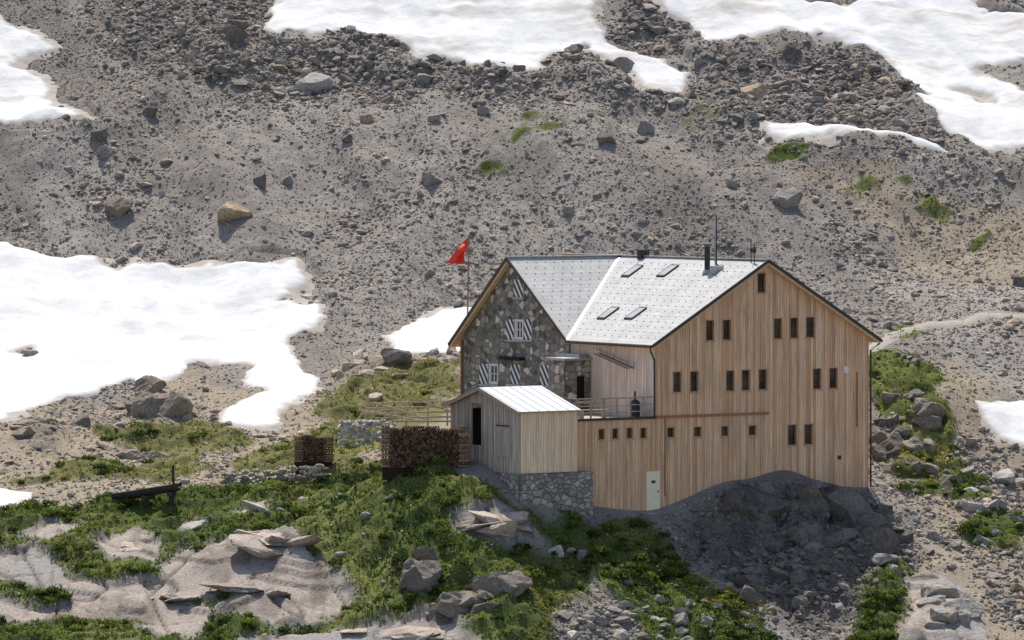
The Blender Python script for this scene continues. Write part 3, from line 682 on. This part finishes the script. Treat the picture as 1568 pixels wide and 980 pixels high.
bo=[(880,788),(905,789),(1010,787),(1050,783),(1090,768),(1130,746),(1170,736),(1220,731),(1250,733),(1275,738),(1300,745),(1332,752)]
bu=[LK.u_of(p_[0]) for p_ in bo];bz=[LK.z_of(p_[1],u_,0) for p_,u_ in zip(bo,bu)]
botf=lambda a: float(np.interp(a,bu,bz))-.10
ueL=LK.u_of(884);TZ=LK.z_of(643,-2,0)
topm=lambda a: RZ-.14-abs(UM-a)*k1
mb=MB()
plank_wall(mb,PF,0,UE,topm,botf,holes,breaks=bu+[UM],seed=4)
plank_wall(mb,PF,ueL,0,lambda a:TZ,botf,holes+[door],breaks=bu,seed=5)
mb.obj('larch_facade',[M_wood],lodge)
mb=MB()
plank_wall(mb,PS,.0,7.30,lambda a:8.42,lambda a:TZ-.3,[],mi=0,seed=6,uo=.03)
mb.obj('side_cladding',[M_woodpale],lodge)
mb=MB()
def prism(mb,u0,u1,v0,v1,zb_,ze,zr,mi=0):
    um=(u0+u1)/2
    A=[LK.p(u0,v0,zb_),LK.p(u1,v0,zb_),LK.p(u1,v0,ze),LK.p(um,v0,zr),LK.p(u0,v0,ze)]
    B=[LK.p(u0,v1,zb_),LK.p(u1,v1,zb_),LK.p(u1,v1,ze),LK.p(um,v1,zr),LK.p(u0,v1,ze)]
    mb.poly(A,None,.5,mi);mb.poly(B[::-1],None,.5,mi)
    for i in range(5): mb.poly([A[i],A[(i+1)%5],B[(i+1)%5],B[i]],None,.5,mi)
prism(mb,.25,UE-.25,.25,17.3,1.6,8.3,11.9)
mb.obj('inner_core',[M_black],lodge)
mb=MB()
for h in holes: window(mb,PF,h)
for h in holes: obox(mb,PF,h[0]-.03,h[1]+.03,h[2]-.035,h[2]-.002,.06,.013,0)
mb.obj('timber_wing_windows',[M_reveal,M_reveal,M_glass,M_frame],lodge)
mb=MB()
PR=lambda a,z,o: LK.p(UE+o,a,z)
plank_wall(mb,PR,.0,17.5,lambda a:8.42,lambda a:.5+a*.3,[],seed=8)
PB=lambda a,z,o: LK.p(a,17.5+o,z)
plank_wall(mb,PB,0.02,UE-.02,topm,lambda a:3.5,[],breaks=[UM],seed=9)
mb.obj('rear_cladding',[M_wood],lodge)
mb=MB();a0,a1,z0,z1=door
obox(mb,PF,a0+.004,a1-.004,z0,z1-.004,.03,-.04,0)
obox(mb,PF,a0+.28,a1-.28,z1-.58,z1-.44,.036,.028,1)
obox(mb,PF,a1-.14,a1-.10,z0+.95,z0+1.05,.07,.031,2)
obox(mb,PF,a0-.1,a1+.1,z0-.12,z0-.003,.25,-.02,3)
mb.obj('cellar_door',[M_door,M_glass,M_metal,M_galv],lodge)
mb=MB()
ul=LK.u_of(1176);zl=LK.z_of(636,3,0)
obox(mb,PF,.02,ul,zl-.06,zl+.05,.09,.013,0)
obox(mb,PF,ueL-.1,-.0,TZ+.002,TZ+.12,.1,-.1,1)
obox(mb,PF,LK.u_of(1018)-.02,LK.u_of(1018)+.02,1.0,zl-.07,.03,.013,1)
obox(mb,PF,LK.u_of(1295)-.14,LK.u_of(1295)+.14,LK.z_of(571,11.5,0),LK.z_of(561,11.5,0),.05,.013,2)
obox(mb,PF,LK.u_of(1312)-.04,LK.u_of(1312)+.04,LK.z_of(655,11.5,0),LK.z_of(570,11.5,0),.03,.013,0)
obox(mb,PF,LK.u_of(1285)-.1,LK.u_of(1285)+.1,LK.z_of(703,11.5,0),LK.z_of(697,11.5,0),.04,.013,1)
obox(mb,PF,LK.u_of(1047)-.3,LK.u_of(1047)+.3,LK.z_of(729,1.5,0),LK.z_of(727,1.5,0),.03,.013,3)
mb.obj('ledge_and_trim',[M_ledge,M_trim,M_white,M_fascia],lodge)

OH=.42
def zmain(u): return RZ-abs(UM-u)*k1
def slab_poly(mb,pts,th,uvf,mt=0,ms=1):
    top=[Vector(p_) for p_ in pts];lo=[p_-Vector((0,0,th)) for p_ in top]
    mb.poly(top,[uvf(p_) for p_ in pts],.5,mt);mb.poly(lo[::-1],None,.5,ms)
    for i in range(len(top)):
        j=(i+1)%len(top);mb.poly([top[i],top[j],lo[j],lo[i]][::-1],None,.5,ms)
mb=MB()
def RP(u,v,z): return LK.p(u,v,z)
def uvm(p_):
    dx,dy=p_[0]-LK.x,p_[1]-LK.y;u=dx*C_+dy*S_;v=-dx*S_+dy*C_;return (v,u*math.hypot(1,k1))
def uvs_(p_):
    dx,dy=p_[0]-LK.x,p_[1]-LK.y;u=dx*C_+dy*S_;v=-dx*S_+dy*C_;return (u,v*math.hypot(1,k2))
zeL=zmain(-OH);vC=VM-(RZ-zeL)/k2
kL=(RZ-7.78)/5.45;vL=VM+5.45
TH_=.16
slab_poly(mb,[RP(-OH,-OH,zeL),RP(UM,-OH,RZ),RP(UM,VM,RZ),RP(-OH,vC,zeL)],TH_,uvm)
slab_poly(mb,[RP(UM,-OH,RZ),RP(UE+OH,-OH,zmain(UE+OH)),RP(UE+OH,17.9,zmain(UE+OH)),RP(UM,17.9,RZ)],TH_,uvm)
slab_poly(mb,[RP(-OH,vC,zeL),RP(UM,VM,RZ),RP(-OH,VM,RZ)],TH_,uvs_)
slab_poly(mb,[RP(-OH,VM,RZ),RP(UM,VM,RZ),RP(UM,vL,7.78),RP(-OH,vL,7.78)],TH_,uvs_)
mb.obj('shingle_roof',[M_roof,M_fascia],lodge)
mb=MB()
def rake(a,b_,w=.05,h=.20,dz=-.06,mi=0,out=(0,0,0)):
    a=Vector(a)+Vector((0,0,dz))+Vector(out);b_=Vector(b_)+Vector((0,0,dz))+Vector(out);mb.beam(a,b_,w,h,.5,mi)
nf=Vector((S_,-C_,0));nsd=Vector((-C_,-S_,0))
rake(RP(-OH,-OH,zeL),RP(UM,-OH,RZ),.05,.15,-.03,0,nf*.03);rake(RP(UM,-OH,RZ),RP(UE+OH,-OH,zmain(UE+OH)),.05,.15,-.03,0,nf*.03)
rake(RP(-OH,vC,zeL),RP(-OH,VM,RZ),.05,.13,-.03,0,nsd*.03);rake(RP(-OH,VM,RZ),RP(-OH,vL,7.78),.05,.17,-.05,0,nsd*.03)
rake(RP(-OH,-OH,zeL),RP(UM,-OH,RZ),.04,.10,-.17,1,nf*.0);rake(RP(UM,-OH,RZ),RP(UE+OH,-OH,zmain(UE+OH)),.04,.12,-.17,1)
rake(RP(-OH,VM,RZ),RP(-OH,vL,7.78),.04,.14,-.22,1)
rake(RP(UM,-OH,RZ),RP(UM,17.9,RZ),.26,.04,.03,2);rake(RP(-OH,VM,RZ),RP(UM,VM,RZ),.26,.04,.03,2)
rake(RP(-OH,vC,zeL),RP(UM,VM,RZ),.16,.03,.02,3)
mb.tube([LK.p(-OH-.07,-OH-.02,zeL-.06),LK.p(-OH-.07,vC-.02,zeL-.06)],.075,8,.5,0)
mb.tube([LK.p(UE+OH+.07,-OH-.02,zeL-.06),LK.p(UE+OH+.07,17.9,zeL-.06)],.075,8,.5,0)
mb.tube([LK.p(-OH-.07,-OH+.1,zeL-.08),LK.p(-OH-.05,-OH+.1,zeL-.3),LK.p(-.1,-.08,zeL-.75),LK.p(-.08,-.08,TZ+.1)],.045,8,.5,0)
mb.tube([LK.p(UE+OH+.05,-OH+.1,zeL-.08),LK.p(UE+OH,-OH+.1,zeL-.2),LK.p(UE+.09,-.05,zeL-.55),LK.p(UE+.09,-.05,1.0)],.05,8,.5,0)
mb.obj('rake_boards_and_gutters',[M_trim,M_fascia,M_roof,M_galv],lodge)
mb=MB()
for i in range(0,16):
    for j in range(0,22):
        u=.1+i*.41;v=.1+j*.62+(.31 if i%2 else 0)
        if u>UM-.2 or v>VM-.3: continue
        if (RZ-zmain(u))<=(VM-v)*k2+.15 and v<VM:
            z=zmain(u);mb.hexa([LK.p(u-.02,v-.03,z+.004),LK.p(u+.02,v-.03,z+.02),LK.p(u+.02,v+.03,z+.02),LK.p(u-.02,v+.03,z+.004),LK.p(u-.02,v-.03,z+.035),LK.p(u+.02,v-.03,z+.05),LK.p(u+.02,v+.03,z+.05),LK.p(u-.02,v+.03,z+.035)])
for i in range(0,13):
    for j in range(0,12):
        v=VM-.35-i*.38;u=j*.55+(.27 if i%2 else 0)
        z=RZ-(VM-v)*k2
        if u<UM and z>zmain(u)+.15: mb.hexa([LK.p(u-.03,v-.02,z+.004),LK.p(u+.03,v-.02,z+.004),LK.p(u+.03,v+.02,z+.03),LK.p(u-.03,v+.02,z+.03),LK.p(u-.03,v-.02,z+.035),LK.p(u+.03,v-.02,z+.035),LK.p(u+.03,v+.02,z+.055),LK.p(u-.03,v+.02,z+.055)])
mb.obj('snow_guards',[M_galv],lodge)
def roofpt(px,py):
    best=None
    for u in np.linspace(-.4,UM,400):
        v=LK.v_of(px,u);z=zmain(u);D_=LK.y+u*S_+v*C_;q=HY+(CZ-z)*F/D_
        if best is None or abs(q-py)<best[0]: best=(abs(q-py),u,v,z)
    return best[1:]
mb=MB()
for px,py in ((968,416),(1022,416),(931,481),(973,481)):
    u,v,z=roofpt(px,py)
    def q(du,dv,h): return LK.p(u+du,v+dv,zmain(u+du)+h)
    a,b_=.46,.33
    for (u0,u1,v0,v1) in ((-a,a,-b_,-b_+.05),(-a,a,b_-.05,b_),(-a,-a+.07,-b_+.051,b_-.051),(a-.05,a,-b_+.051,b_-.051)):
        mb.hexa([q(u0,v0,-.02),q(u1,v0,-.02),q(u1,v1,-.02),q(u0,v1,-.02),q(u0,v0,.09),q(u1,v0,.09),q(u1,v1,.09),q(u0,v1,.09)],.5,0)
    a-=.06;b_-=.05
    mb.hexa([q(-a,-b_,0),q(a,-b_,0),q(a,b_,0),q(-a,b_,0),q(-a,-b_,.08),q(a,-b_,.08),q(a,b_,.08),q(-a,b_,.08)],.5,1)
mb.obj('skylights',[M_metal,M_sky],lodge)
mb=MB()
def stack(px,u,pyt,r,mi=0,cap=True):
    v=LK.v_of(px,u);zt=LK.z_of(pyt,u,v);zb_=zmain(u)-.05
    mb.tube([LK.p(u,v,zb_),LK.p(u,v,zt)],r,12,.5,mi)
    if cap: mb.tube([LK.p(u,v,zt+.03),LK.p(u,v,zt+.10)],[r*1.5,r*1.5],12,.5,mi);mb.tube([LK.p(u,v,zb_),LK.p(u,v,zb_+.2)],[r*1.9,r*1.2],12,.5,1)
    return u,v,zt
stack(1083,5.3,377,.14)
stack(1097,5.9,330,.03,0,False)
u,v,zt=stack(1096,6.0,352,.06,1,False)
for dz in (0,-.35,-.7): mb.beam(LK.p(u-.2,v,zt+dz),LK.p(u+.2,v,zt+dz),.03,.05,.5,1)
stack(1150,6.2,366,.025,0,False);stack(1155,6.1,372,.025,0,False)
mb.beam(LK.p(6.2,LK.v_of(1150,6.2)-.05,RZ+.45),LK.p(6.2,LK.v_of(1150,6.2)-.4,RZ+.45),.04,.2,.5,0)
v=LK.v_of(985,6.42);mb.fbox(LK,6.17,6.67,v-.18,v+.18,RZ-.2,RZ+.27,.5,0);mb.fbox(LK,6.12,6.72,v-.22,v+.22,RZ+.28,RZ+.34,.5,0)
mb.fbox(LK,5.1,5.7,LK.v_of(1097,5.4)-.2,LK.v_of(1097,5.4)+.1,zmain(5.4)-.1,zmain(5.4)+.28,.5,1)
mb.obj('chimney_pipes_and_antenna',[M_metal,M_galv],lodge)

PG=lambda a,z,o: LK.p(-.08-o,a,z)
def hole_g(x0,x1,y0,y1):
    v1=LK.v_of(x0,-.08);v0=LK.v_of(x1,-.08);vm=(v0+v1)/2;return (v0,v1,LK.z_of(y1,-.08,vm),LK.z_of(y0,-.08,vm))
sh=[hole_g(788,802,428,455),hole_g(776,788,489,520),hole_g(803,815,489,520),hole_g(735,748,557,588),hole_g(783,797,558,588),hole_g(828,841,559,590)]
wi=[hole_g(789.5,801.5,489,520),hole_g(749.5,763,557,588),hole_g(843,860,559,590)]
vS0=7.34;vS1=LK.v_of(711,-.08)
topg=lambda a: (RZ-(VM-a)*k2 if a<VM else RZ-(a-VM)*kL)-.13
mb=MB()
plank_wall(mb,PG,vS0,vS1,topg,lambda a:3.6,wi,w=50,jit=0,breaks=[VM],seed=3)
PL=lambda a,z,o: LK.p(a,vS1+o,z)
plank_wall(mb,PL,-.08,6.4,lambda a:7.85,lambda a:3.6,[],w=50,jit=0)
uP0,uP1,vP0,vP1=-1.55,-.05,5.5,6.9;zP=LK.z_of(552,-1,5.6)
for P_,a0,a1 in ((lambda a,z,o:LK.p(a,vP0-o,z),uP0,uP1),(lambda a,z,o:LK.p(uP0-o,a,z),vP0,vP1)):
    plank_wall(mb,P_,a0,a1,lambda a:zP,lambda a:4.0,[(uP0+.7,uP0+1.15,5.2,6.6)] if a0==uP0 else [],w=50,jit=0)
mb.poly([LK.p(uP0,vP1,4),LK.p(uP1,vP1,4),LK.p(uP1,vP1,zP),LK.p(uP0,vP1,zP)])
mb.obj('stone_gable_wall',[M_stone],lodge)
mb=MB();mb.fbox(LK,uP0-.15,uP1,vP0-.15,vP1+.1,zP+.002,zP+.12,.5,0)
mb.fbox(LK,uP0+.4,uP1-.1,vP0+.15,vP0+.2,4.5,7,.5,1)
a=hole_g(772,804,546,551);obox(mb,PG,a[0],a[1],a[2],a[3],.35,.0,1)
a=hole_g(866,900,541,549);obox(mb,PG,a[0],a[1],a[2],a[3],.5,.0,0)
for w_ in wi+sh:
    obox(mb,PG,w_[0]-.08,w_[1]+.08,w_[2]-.10,w_[2]-.01,.08,.0,0)
mb.obj('stone_slabs_and_sills',[M_galv,M_black],lodge)
mb=MB()
for h in sh:
    a0,a1,z0,z1=h;pts=[PG(a1,z0,.05),PG(a0,z0,.05),PG(a0,z1,.05),PG(a1,z1,.05)]
    obox(mb,PG,a0,a1,z0,z1,.046,.002,1)
    mb.poly(pts,[(0,0),(a1-a0,0),(a1-a0,z1-z0),(0,z1-z0)],.5,0)
mb.obj('striped_shutters',[M_strip,M_white],lodge)
mb=MB()
for h in wi:
    window(mb,PG,h,t=.07,dep=.10,proud=.03,mf=0,mg=1,mw=0)
    a0,a1,z0,z1=h;obox(mb,PG,(a0+a1)/2-.03,(a0+a1)/2+.03,z0+.13,z1-.13,-.02,-.058,0)
    obox(mb,PG,a0+.12,(a0+a1)/2-.035,(z0+z1)/2-.02,(z0+z1)/2+.02,-.02,-.058,0);obox(mb,PG,(a0+a1)/2+.035,a1-.12,(z0+z1)/2-.02,(z0+z1)/2+.02,-.02,-.058,0)
mb.obj('white_windows',[M_white,M_glass],lodge)

mb=MB()
mb.fbox(LK,ueL,-.02,.05,9.5,TZ-.16,TZ,.5,0)
u=ueL+.05
while u<-.05:
    mb.fbox(LK,u-.035,u+.035,.02,.09,TZ+.13,TZ+1.08,.5,1);u+=.76
for z in (.38,.7,1.05): mb.beam(LK.p(ueL,.055,TZ+z),LK.p(-.12,.055,TZ+z),.05,.07 if z>1 else .045,.5,1)
for v in np.arange(.8,6.,1.3): mb.fbox(LK,ueL+.02,ueL+.09,v-.035,v+.035,TZ+.002,TZ+1.05,.5,1)
for z in (.4,.7,1.05): mb.beam(LK.p(ueL+.055,.1,TZ+z),LK.p(ueL+.055,6.,TZ+z),.05,.06,.5,1)
mb.obj('terrace_and_railing',[M_deck,M_oldwood],lodge)
mb=MB()
va=LK.v_of(914,-.3);vb=LK.v_of(966,-.3);za=LK.z_of(541,-.3,va);zb_=LK.z_of(564,-.3,vb)
for uo in (-.12,-.5):
    mb.beam(LK.p(uo,va,za),LK.p(uo,vb,zb_),.03,.07)
    for t in np.linspace(0,1,6):
        p_=Vector(LK.p(uo,va+(vb-va)*t,za+(zb_-za)*t));mb.beam(p_,p_+Vector((0,0,.3)),.02,.02)
mb.beam(LK.p(-.5,va,za+.3),LK.p(-.5,vb,zb_+.3),.025,.025)
for t in np.linspace(.03,.97,12):
    v=va+(vb-va)*t;z=za+(zb_-za)*t;mb.fbox(LK,-.49,-.13,v-.08,v+.08,z-.01,z+.01)
mb.obj('exterior_stair',[plain('weathered_steel',(.22,.20,.19),.6,.2)],lodge)
st=empty('terrace_stove');mb=MB()
mb.tube([LK.p(-.55,.9,TZ+.01),LK.p(-.55,.9,TZ+.75)],[.24,.24],14,.5,0);mb.tube([LK.p(-.55,.9,TZ+.76),LK.p(-.55,.9,TZ+.9)],[.25,.12],14,.5,0);mb.tube([LK.p(-.55,.9,TZ+.9),LK.p(-.55,.9,TZ+1.3)],.05,10,.5,0)
mb.obj('stove_body',[M_metal],st)
bn=empty('terrace_bench');mb=MB()
for k_ in range(3): mb.fbox(LK,-3.6,-1.9,1.1+k_*.13,1.2+k_*.13,TZ+.43,TZ+.47)
for uu_ in (-3.4,-2.1): mb.fbox(LK,uu_-.04,uu_+.04,1.12,1.45,TZ+.002,TZ+.428)
mb.beam(LK.p(-3.6,1.55,TZ+.8),LK.p(-1.9,1.55,TZ+.8),.04,.14)
for uu_ in (-3.4,-2.1): mb.beam(LK.p(uu_,1.5,TZ+.3),LK.p(uu_,1.57,TZ+.9),.05,.05)
mb.obj('bench_boards',[M_oldwood],bn)

# ------------------------------------------------------------------ shed
shed=empty('wooden_shed')
GU=SH.u_of(884);SZ=5.42;SR=6.36;vm=3.2;vW=6.15
P1=lambda a,z,o: SH.p(a,-o,z);P2_=lambda a,z,o: SH.p(-o,a,z)
mb=MB();plank_wall(mb,P1,0,GU,lambda a:SZ-.08,lambda a:2.40,[],seed=21);mb.obj('shed_front_boards',[M_woodcream],shed)
dv0=SH.v_of(738);dv1=SH.v_of(723);sd=(dv0,dv1,SH.z_of(682,0,dv0),SH.z_of(618,0,dv0))
mb=MB();plank_wall(mb,P2_,0,vW,lambda a:SR-.1-abs(a-vm)*(SR-SZ)/vm,lambda a:2.2+.02*a,[sd],breaks=[vm],seed=22,jit=.02)
mb.obj('shed_gable_boards',[M_woodgrey],shed)
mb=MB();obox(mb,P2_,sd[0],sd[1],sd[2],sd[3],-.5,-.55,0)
for q in (sd[0]-.08,sd[1]): obox(mb,P2_,q,q+.08,sd[2],sd[3],.04,.021,1)
h1=SH.v_of(782);h2=SH.v_of(760);zt=SH.z_of(652,0,h1);zb_=SH.z_of(700,0,h1)
obox(mb,P2_,h1,h2,zb_,zt,.045,.022,1)
obox(mb,P2_,h1+.05,h2-.05,zt-.06,zt+.01,.07,.046,2)
mb.obj('shed_doorway_and_hatch',[M_black,M_woodgrey,M_trim],shed)
mb=MB()
oh=.28
def zsd(v): return SR-abs(v-vm)*(SR-SZ)/vm
slab_poly(mb,[SH.p(-oh,-oh,zsd(-oh)),SH.p(GU+.05,-oh,zsd(-oh)),SH.p(GU+.05,vm,SR),SH.p(-oh,vm,SR)],.07,lambda p_:(p_[0],p_[1]))
slab_poly(mb,[SH.p(-oh,vm,SR),SH.p(GU+.05,vm,SR),SH.p(GU+.05,vW+oh,zsd(vW+oh)),SH.p(-oh,vW+oh,zsd(vW+oh))],.07,lambda p_:(p_[0],p_[1]))
for k_ in range(7):
    uu_=-oh+.1+k_*(GU+.2)/6.3;mb.beam(SH.p(uu_,-oh,zsd(-oh)+.01),SH.p(uu_,vm,SR+.01),.02,.025,.5,0)
mb.beam(SH.p(-oh-.03,-oh,zsd(-oh)-.07),SH.p(-oh-.03,vm,SR-.07),.05,.16,.5,1);mb.beam(SH.p(-oh-.03,vm,SR-.07),SH.p(-oh-.03,vW+oh,zsd(vW+oh)-.07),.05,.16,.5,1)
mb.obj('shed_metal_roof',[plain('sheet_metal_roof',(.56,.58,.60),.5,.1,.06,2.),M_oldwood],shed)
mb=MB();fu=SH.u_of(906)
def sbox(u0,u1,v0,v1,z0,z1):
    P_=lambda a,z,o:SH.p(a,v0-o,z);Q_=lambda a,z,o:SH.p(u0-o,a,z)
    plank_wall(mb,P_,u0,u1,lambda a:z1,lambda a:z0,[],w=50,jit=0);plank_wall(mb,Q_,v0,v1,lambda a:z1,lambda a:z0,[],w=50,jit=0)
    mb.poly([SH.p(u0,v0,z1),SH.p(u1,v0,z1),SH.p(u1,v1,z1),SH.p(u0,v1,z1)],[(0,0),(3,0),(3,3),(0,3)])
sbox(-.12,fu,-.12,6.1,-.8,2.38)
mb.obj('shed_stone_foundation',[M_base],shed)
mb=MB()
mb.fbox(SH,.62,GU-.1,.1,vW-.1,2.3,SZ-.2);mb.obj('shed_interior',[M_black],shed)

# ------------------------------------------------------------------ flag
fp=empty('flagpole_with_flag');mb=MB()
DF=259.5
a=W(714,560,DF);b_=W(718,362,DF)
zg=g1(a[0],a[1]);mb.tube([(a[0],a[1],min(zg,a[2])-.1),b_],[.05,.035],10);mb.tube([b_,(b_[0],b_[1],b_[2]+.08)],[.06,.05],10)
mb.obj('pole',[plain('weathered_pole',(.22,.17,.14),.6)],fp)
nu,nv=22,14;V_=[]
for i in range(nu+1):
    for j in range(nv+1):
        s_=i/nu;t=j/nv
        tx=717-s_*33+3*math.sin(s_*3.1);ty=363+s_*40-6*math.sin(s_*3.1)
        bx=716-s_*4-10*math.sin(s_*3.1)*.3;by=388+s_*17-9*math.sin(s_*3.1)
        px=tx+(bx-tx)*t;py=ty+(by-ty)*t
        w_=W(px,py,DF+.22*math.sin(s_*7+t*4)*(.2+s_)+.12*math.sin(t*9+s_*2)*s_);V_.append(w_)
V_=np.array(V_);ii=np.arange(len(V_)).reshape(nu+1,nv+1)
f=np.stack([ii[:-1,:-1],ii[:-1,1:],ii[1:,1:],ii[1:,:-1]],-1).reshape(-1,4)
npmesh('flag_cloth',V_,f,np.ones((len(V_),3)),M_red,True,fp)

# ------------------------------------------------------------------ wood piles
M_log=attr_mat('split_logs',20.,.35,.3,.02)
def woodpile(name,px,py,wpx,hpx,seed,D_):
    r=np.random.default_rng(seed);X,_,_=W(px,py,D_);kk=F/D_;w=wpx/kk;h=hpx/kk
    Z=CZ-(py-HY)*D_/F;mb=MB()
    cw=.42
    def lg(x,z,rad,y0,y1,c):
        n_=int(r.integers(4,8));ph=r.uniform(0,6)
        ring=[(x+rad*r.uniform(.8,1.1)*math.cos(ph+i*2*math.pi/n_),z+rad*r.uniform(.8,1.1)*math.sin(ph+i*2*math.pi/n_)) for i in range(n_)]
        A=[(p_[0],y0,p_[1]) for p_ in ring];B=[(p_[0],y1,p_[1]) for p_ in ring]
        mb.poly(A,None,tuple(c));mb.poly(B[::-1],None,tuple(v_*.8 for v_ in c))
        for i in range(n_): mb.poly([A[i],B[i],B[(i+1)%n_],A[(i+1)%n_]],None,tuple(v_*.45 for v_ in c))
    z=.06;row=0
    while z<h:
        x=-w/2+cw+(row%2)*.05
        while x<w/2-cw:
            if z<h-.1*(1+math.sin(x*2+seed))*.8:
                rad=r.uniform(.045,.075);t=r.uniform(.35,1.2);c=np.array((.20,.13,.085))*t
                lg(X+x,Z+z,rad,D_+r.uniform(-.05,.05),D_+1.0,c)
            x+=.118
        z+=.108;row+=1
    z=.07;row=0
    while z<h*.98:
        for e in (-1,1):
            xc=X+e*(w/2-cw/2)
            if row%2==0:
                for yy in (D_+.08,D_+.45,D_+.85):
                    c=np.array((.42,.29,.19))*r.uniform(.6,1.2);mb.tube([(xc-cw/2-.04,yy+r.uniform(-.03,.03),Z+z),(xc+cw/2+.02,yy,Z+z+r.uniform(-.02,.02))],r.uniform(.05,.07),6,tuple(c))
            else:
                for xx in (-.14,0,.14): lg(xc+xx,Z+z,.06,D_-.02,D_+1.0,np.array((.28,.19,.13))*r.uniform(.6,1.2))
        z+=.125;row+=1
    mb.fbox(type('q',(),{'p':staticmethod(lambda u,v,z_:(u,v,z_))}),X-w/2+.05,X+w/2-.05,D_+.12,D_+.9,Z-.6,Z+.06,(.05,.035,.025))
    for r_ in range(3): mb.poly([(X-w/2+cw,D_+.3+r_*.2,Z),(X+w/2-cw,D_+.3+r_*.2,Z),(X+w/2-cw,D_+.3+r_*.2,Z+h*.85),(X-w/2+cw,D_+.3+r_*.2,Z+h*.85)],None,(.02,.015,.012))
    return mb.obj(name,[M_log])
woodpile('firewood_stack',650,716,133,64,5,240.6)
woodpile('firewood_stack',480,708,60,41,6,247.5)

def stonewall(name,pts,D0,D1,hpx,seed,tone):
    r=np.random.default_rng(seed);xs_=[];ys_=[];zs_=[];ss=[]
    (xa,ya),(xb,yb)=pts;nn_=int(abs(xb-xa)/4.5*max(1,hpx/7))
    for i in range(nn_):
        t=r.random();D_=D0+(D1-D0)*t;px=xa+(xb-xa)*t;py=ya+(yb-ya)*t-r.random()*hpx
        w_=W(px,py,D_+r.uniform(0,.5));xs_.append(w_[0]);ys_.append(w_[1]);zs_.append(w_[2]);ss.append(r.uniform(.09,.2))
    n_=len(xs_);v=ico[None]*r.uniform(.7,1.2,size=(n_,12,1))*np.array((1.4,1,.7));ang=r.uniform(-.5,.5,n_)
    Rz=np.stack([np.cos(ang),-np.sin(ang),0*ang,np.sin(ang),np.cos(ang),0*ang,0*ang,0*ang,1+0*ang],1).reshape(-1,3,3)
    v=np.einsum('nij,nkj->nki',Rz,v)*np.array(ss)[:,None,None]+np.stack([xs_,ys_,zs_],1)[:,None]
    f=(icf[None]+(np.arange(n_)*12)[:,None,None]).reshape(-1,3)
    npmesh(name,v.reshape(-1,3),f,np.repeat(np.array(tone)*r.uniform(.7,1.25,(n_,1)),12,0),M_rock)
stonewall('dry_stone_wall',((520,682),(604,678)),246,244,36,1,(.50,.48,.44))
stonewall('dry_stone_wall',((340,745),(505,732)),246.2,245.2,22,2,(.40,.36,.31))

fn=empty('timber_fence');mb=MB()
for i,(xa,ya,xb,yb,D_) in enumerate([(556,618,690,614,247),(560,626,692,622,247.2),(552,634,690,630,246.6),(575,641,690,638,246.2),(548,628,640,644,246.0),(570,616,650,640,246.3),(600,645,690,645,245.8),(640,612,700,634,246.4)]):
    mb.beam(W(xa,ya,D_),W(xb,yb,D_),.10,.09,.5,0)
for px in (560,590,622,655,685):
    a=W(px,616,246.9);b_=W(px,652,246.9);mb.beam(b_,a,.09,.09,.5,0)
mb.obj('rails_and_posts',[plain('bleached_timber',(.54,.42,.29),.85,amp=.3,sc=8)],fn)

tr=empty('log_water_trough');mb=MB()
D_=243.6;A_=Vector(W(174,766,D_+.6));B_=Vector(W(275,750,D_-.2));dx=(B_-A_).normalized();ax=dx.cross(Vector((0,0,1))).normalized();R_=.36
prof=[(math.cos(t)*R_,math.sin(t)*R_) for t in np.linspace(math.pi*.98,math.pi*2.02,9)]+[(math.cos(t)*R_*.7,math.sin(t)*R_*.7+.03) for t in np.linspace(math.pi*2,math.pi,9)]
ra=[A_+ax*p_[0]+Vector((0,0,p_[1]+.30)) for p_ in prof];rb=[B_+ax*p_[0]+Vector((0,0,p_[1]+.30)) for p_ in prof];m_=len(prof)
for i in range(m_): mb.poly([ra[i],ra[(i+1)%m_],rb[(i+1)%m_],rb[i]])
for rg in (ra,rb):
    for i in range(8): mb.poly([rg[i],rg[i+1],rg[m_-2-i],rg[m_-1-i]])
for t in (.12,.5,.88):
    p_=A_.lerp(B_,t);mb.beam(p_-ax*.4-Vector((0,0,.12)),p_+ax*.4-Vector((0,0,.12)),.26,.22);mb.beam(p_-Vector((0,0,.15)),p_-Vector((0,0,.8)),.26,.26)
mb.beam(Vector(W(266,760,D_-.1)),Vector(W(265,712,D_-.1)),.11,.11)
mb.tube([W(265,727,D_-.1),W(258,728,D_-.3),W(252,733,D_-.4)],.03,8)
mb.obj('trough_log',[M_charred],tr)

# ------------------------------------------------------------------ world, sun, camera
el=math.radians(62);az=math.radians(-13)
w=bpy.data.worlds.new("World");scene.world=w;w.use_nodes=True;nt=w.node_tree
bg=nt.nodes['Background'];sk=nt.nodes.new('ShaderNodeTexSky');sk.sky_type='NISHITA';sk.sun_disc=False
sk.sun_elevation=el;sk.sun_rotation=az;sk.altitude=1500;sk.air_density=1.1;sk.dust_density=6.;sk.ozone_density=.2
nt.links.new(sk.outputs[0],bg.inputs[0]);bg.inputs[1].default_value=.142
L=bpy.data.lights.new('sun','SUN');L.energy=5.;L.angle=math.radians(.5);L.color=(1,.95,.865)
lo=bpy.data.objects.new('sun',L);link(lo);dv=Vector((math.sin(az)*math.cos(el),math.cos(az)*math.cos(el),math.sin(el)))
lo.rotation_euler=dv.to_track_quat('Z','Y').to_euler();lo.location=(0,250,60)
cam=bpy.data.cameras.new('camera');co=bpy.data.objects.new('camera',cam);link(co)
co.location=(0,0,CZ);co.rotation_euler=(math.pi/2,0,0);cam.sensor_width=36;cam.lens=F/1568*36;cam.shift_y=-(490-HY)/1568
cam.clip_start=1;cam.clip_end=5000
scene.camera=co
scene.view_settings.view_transform='Standard';scene.view_settings.look='None';scene.view_settings.exposure=0
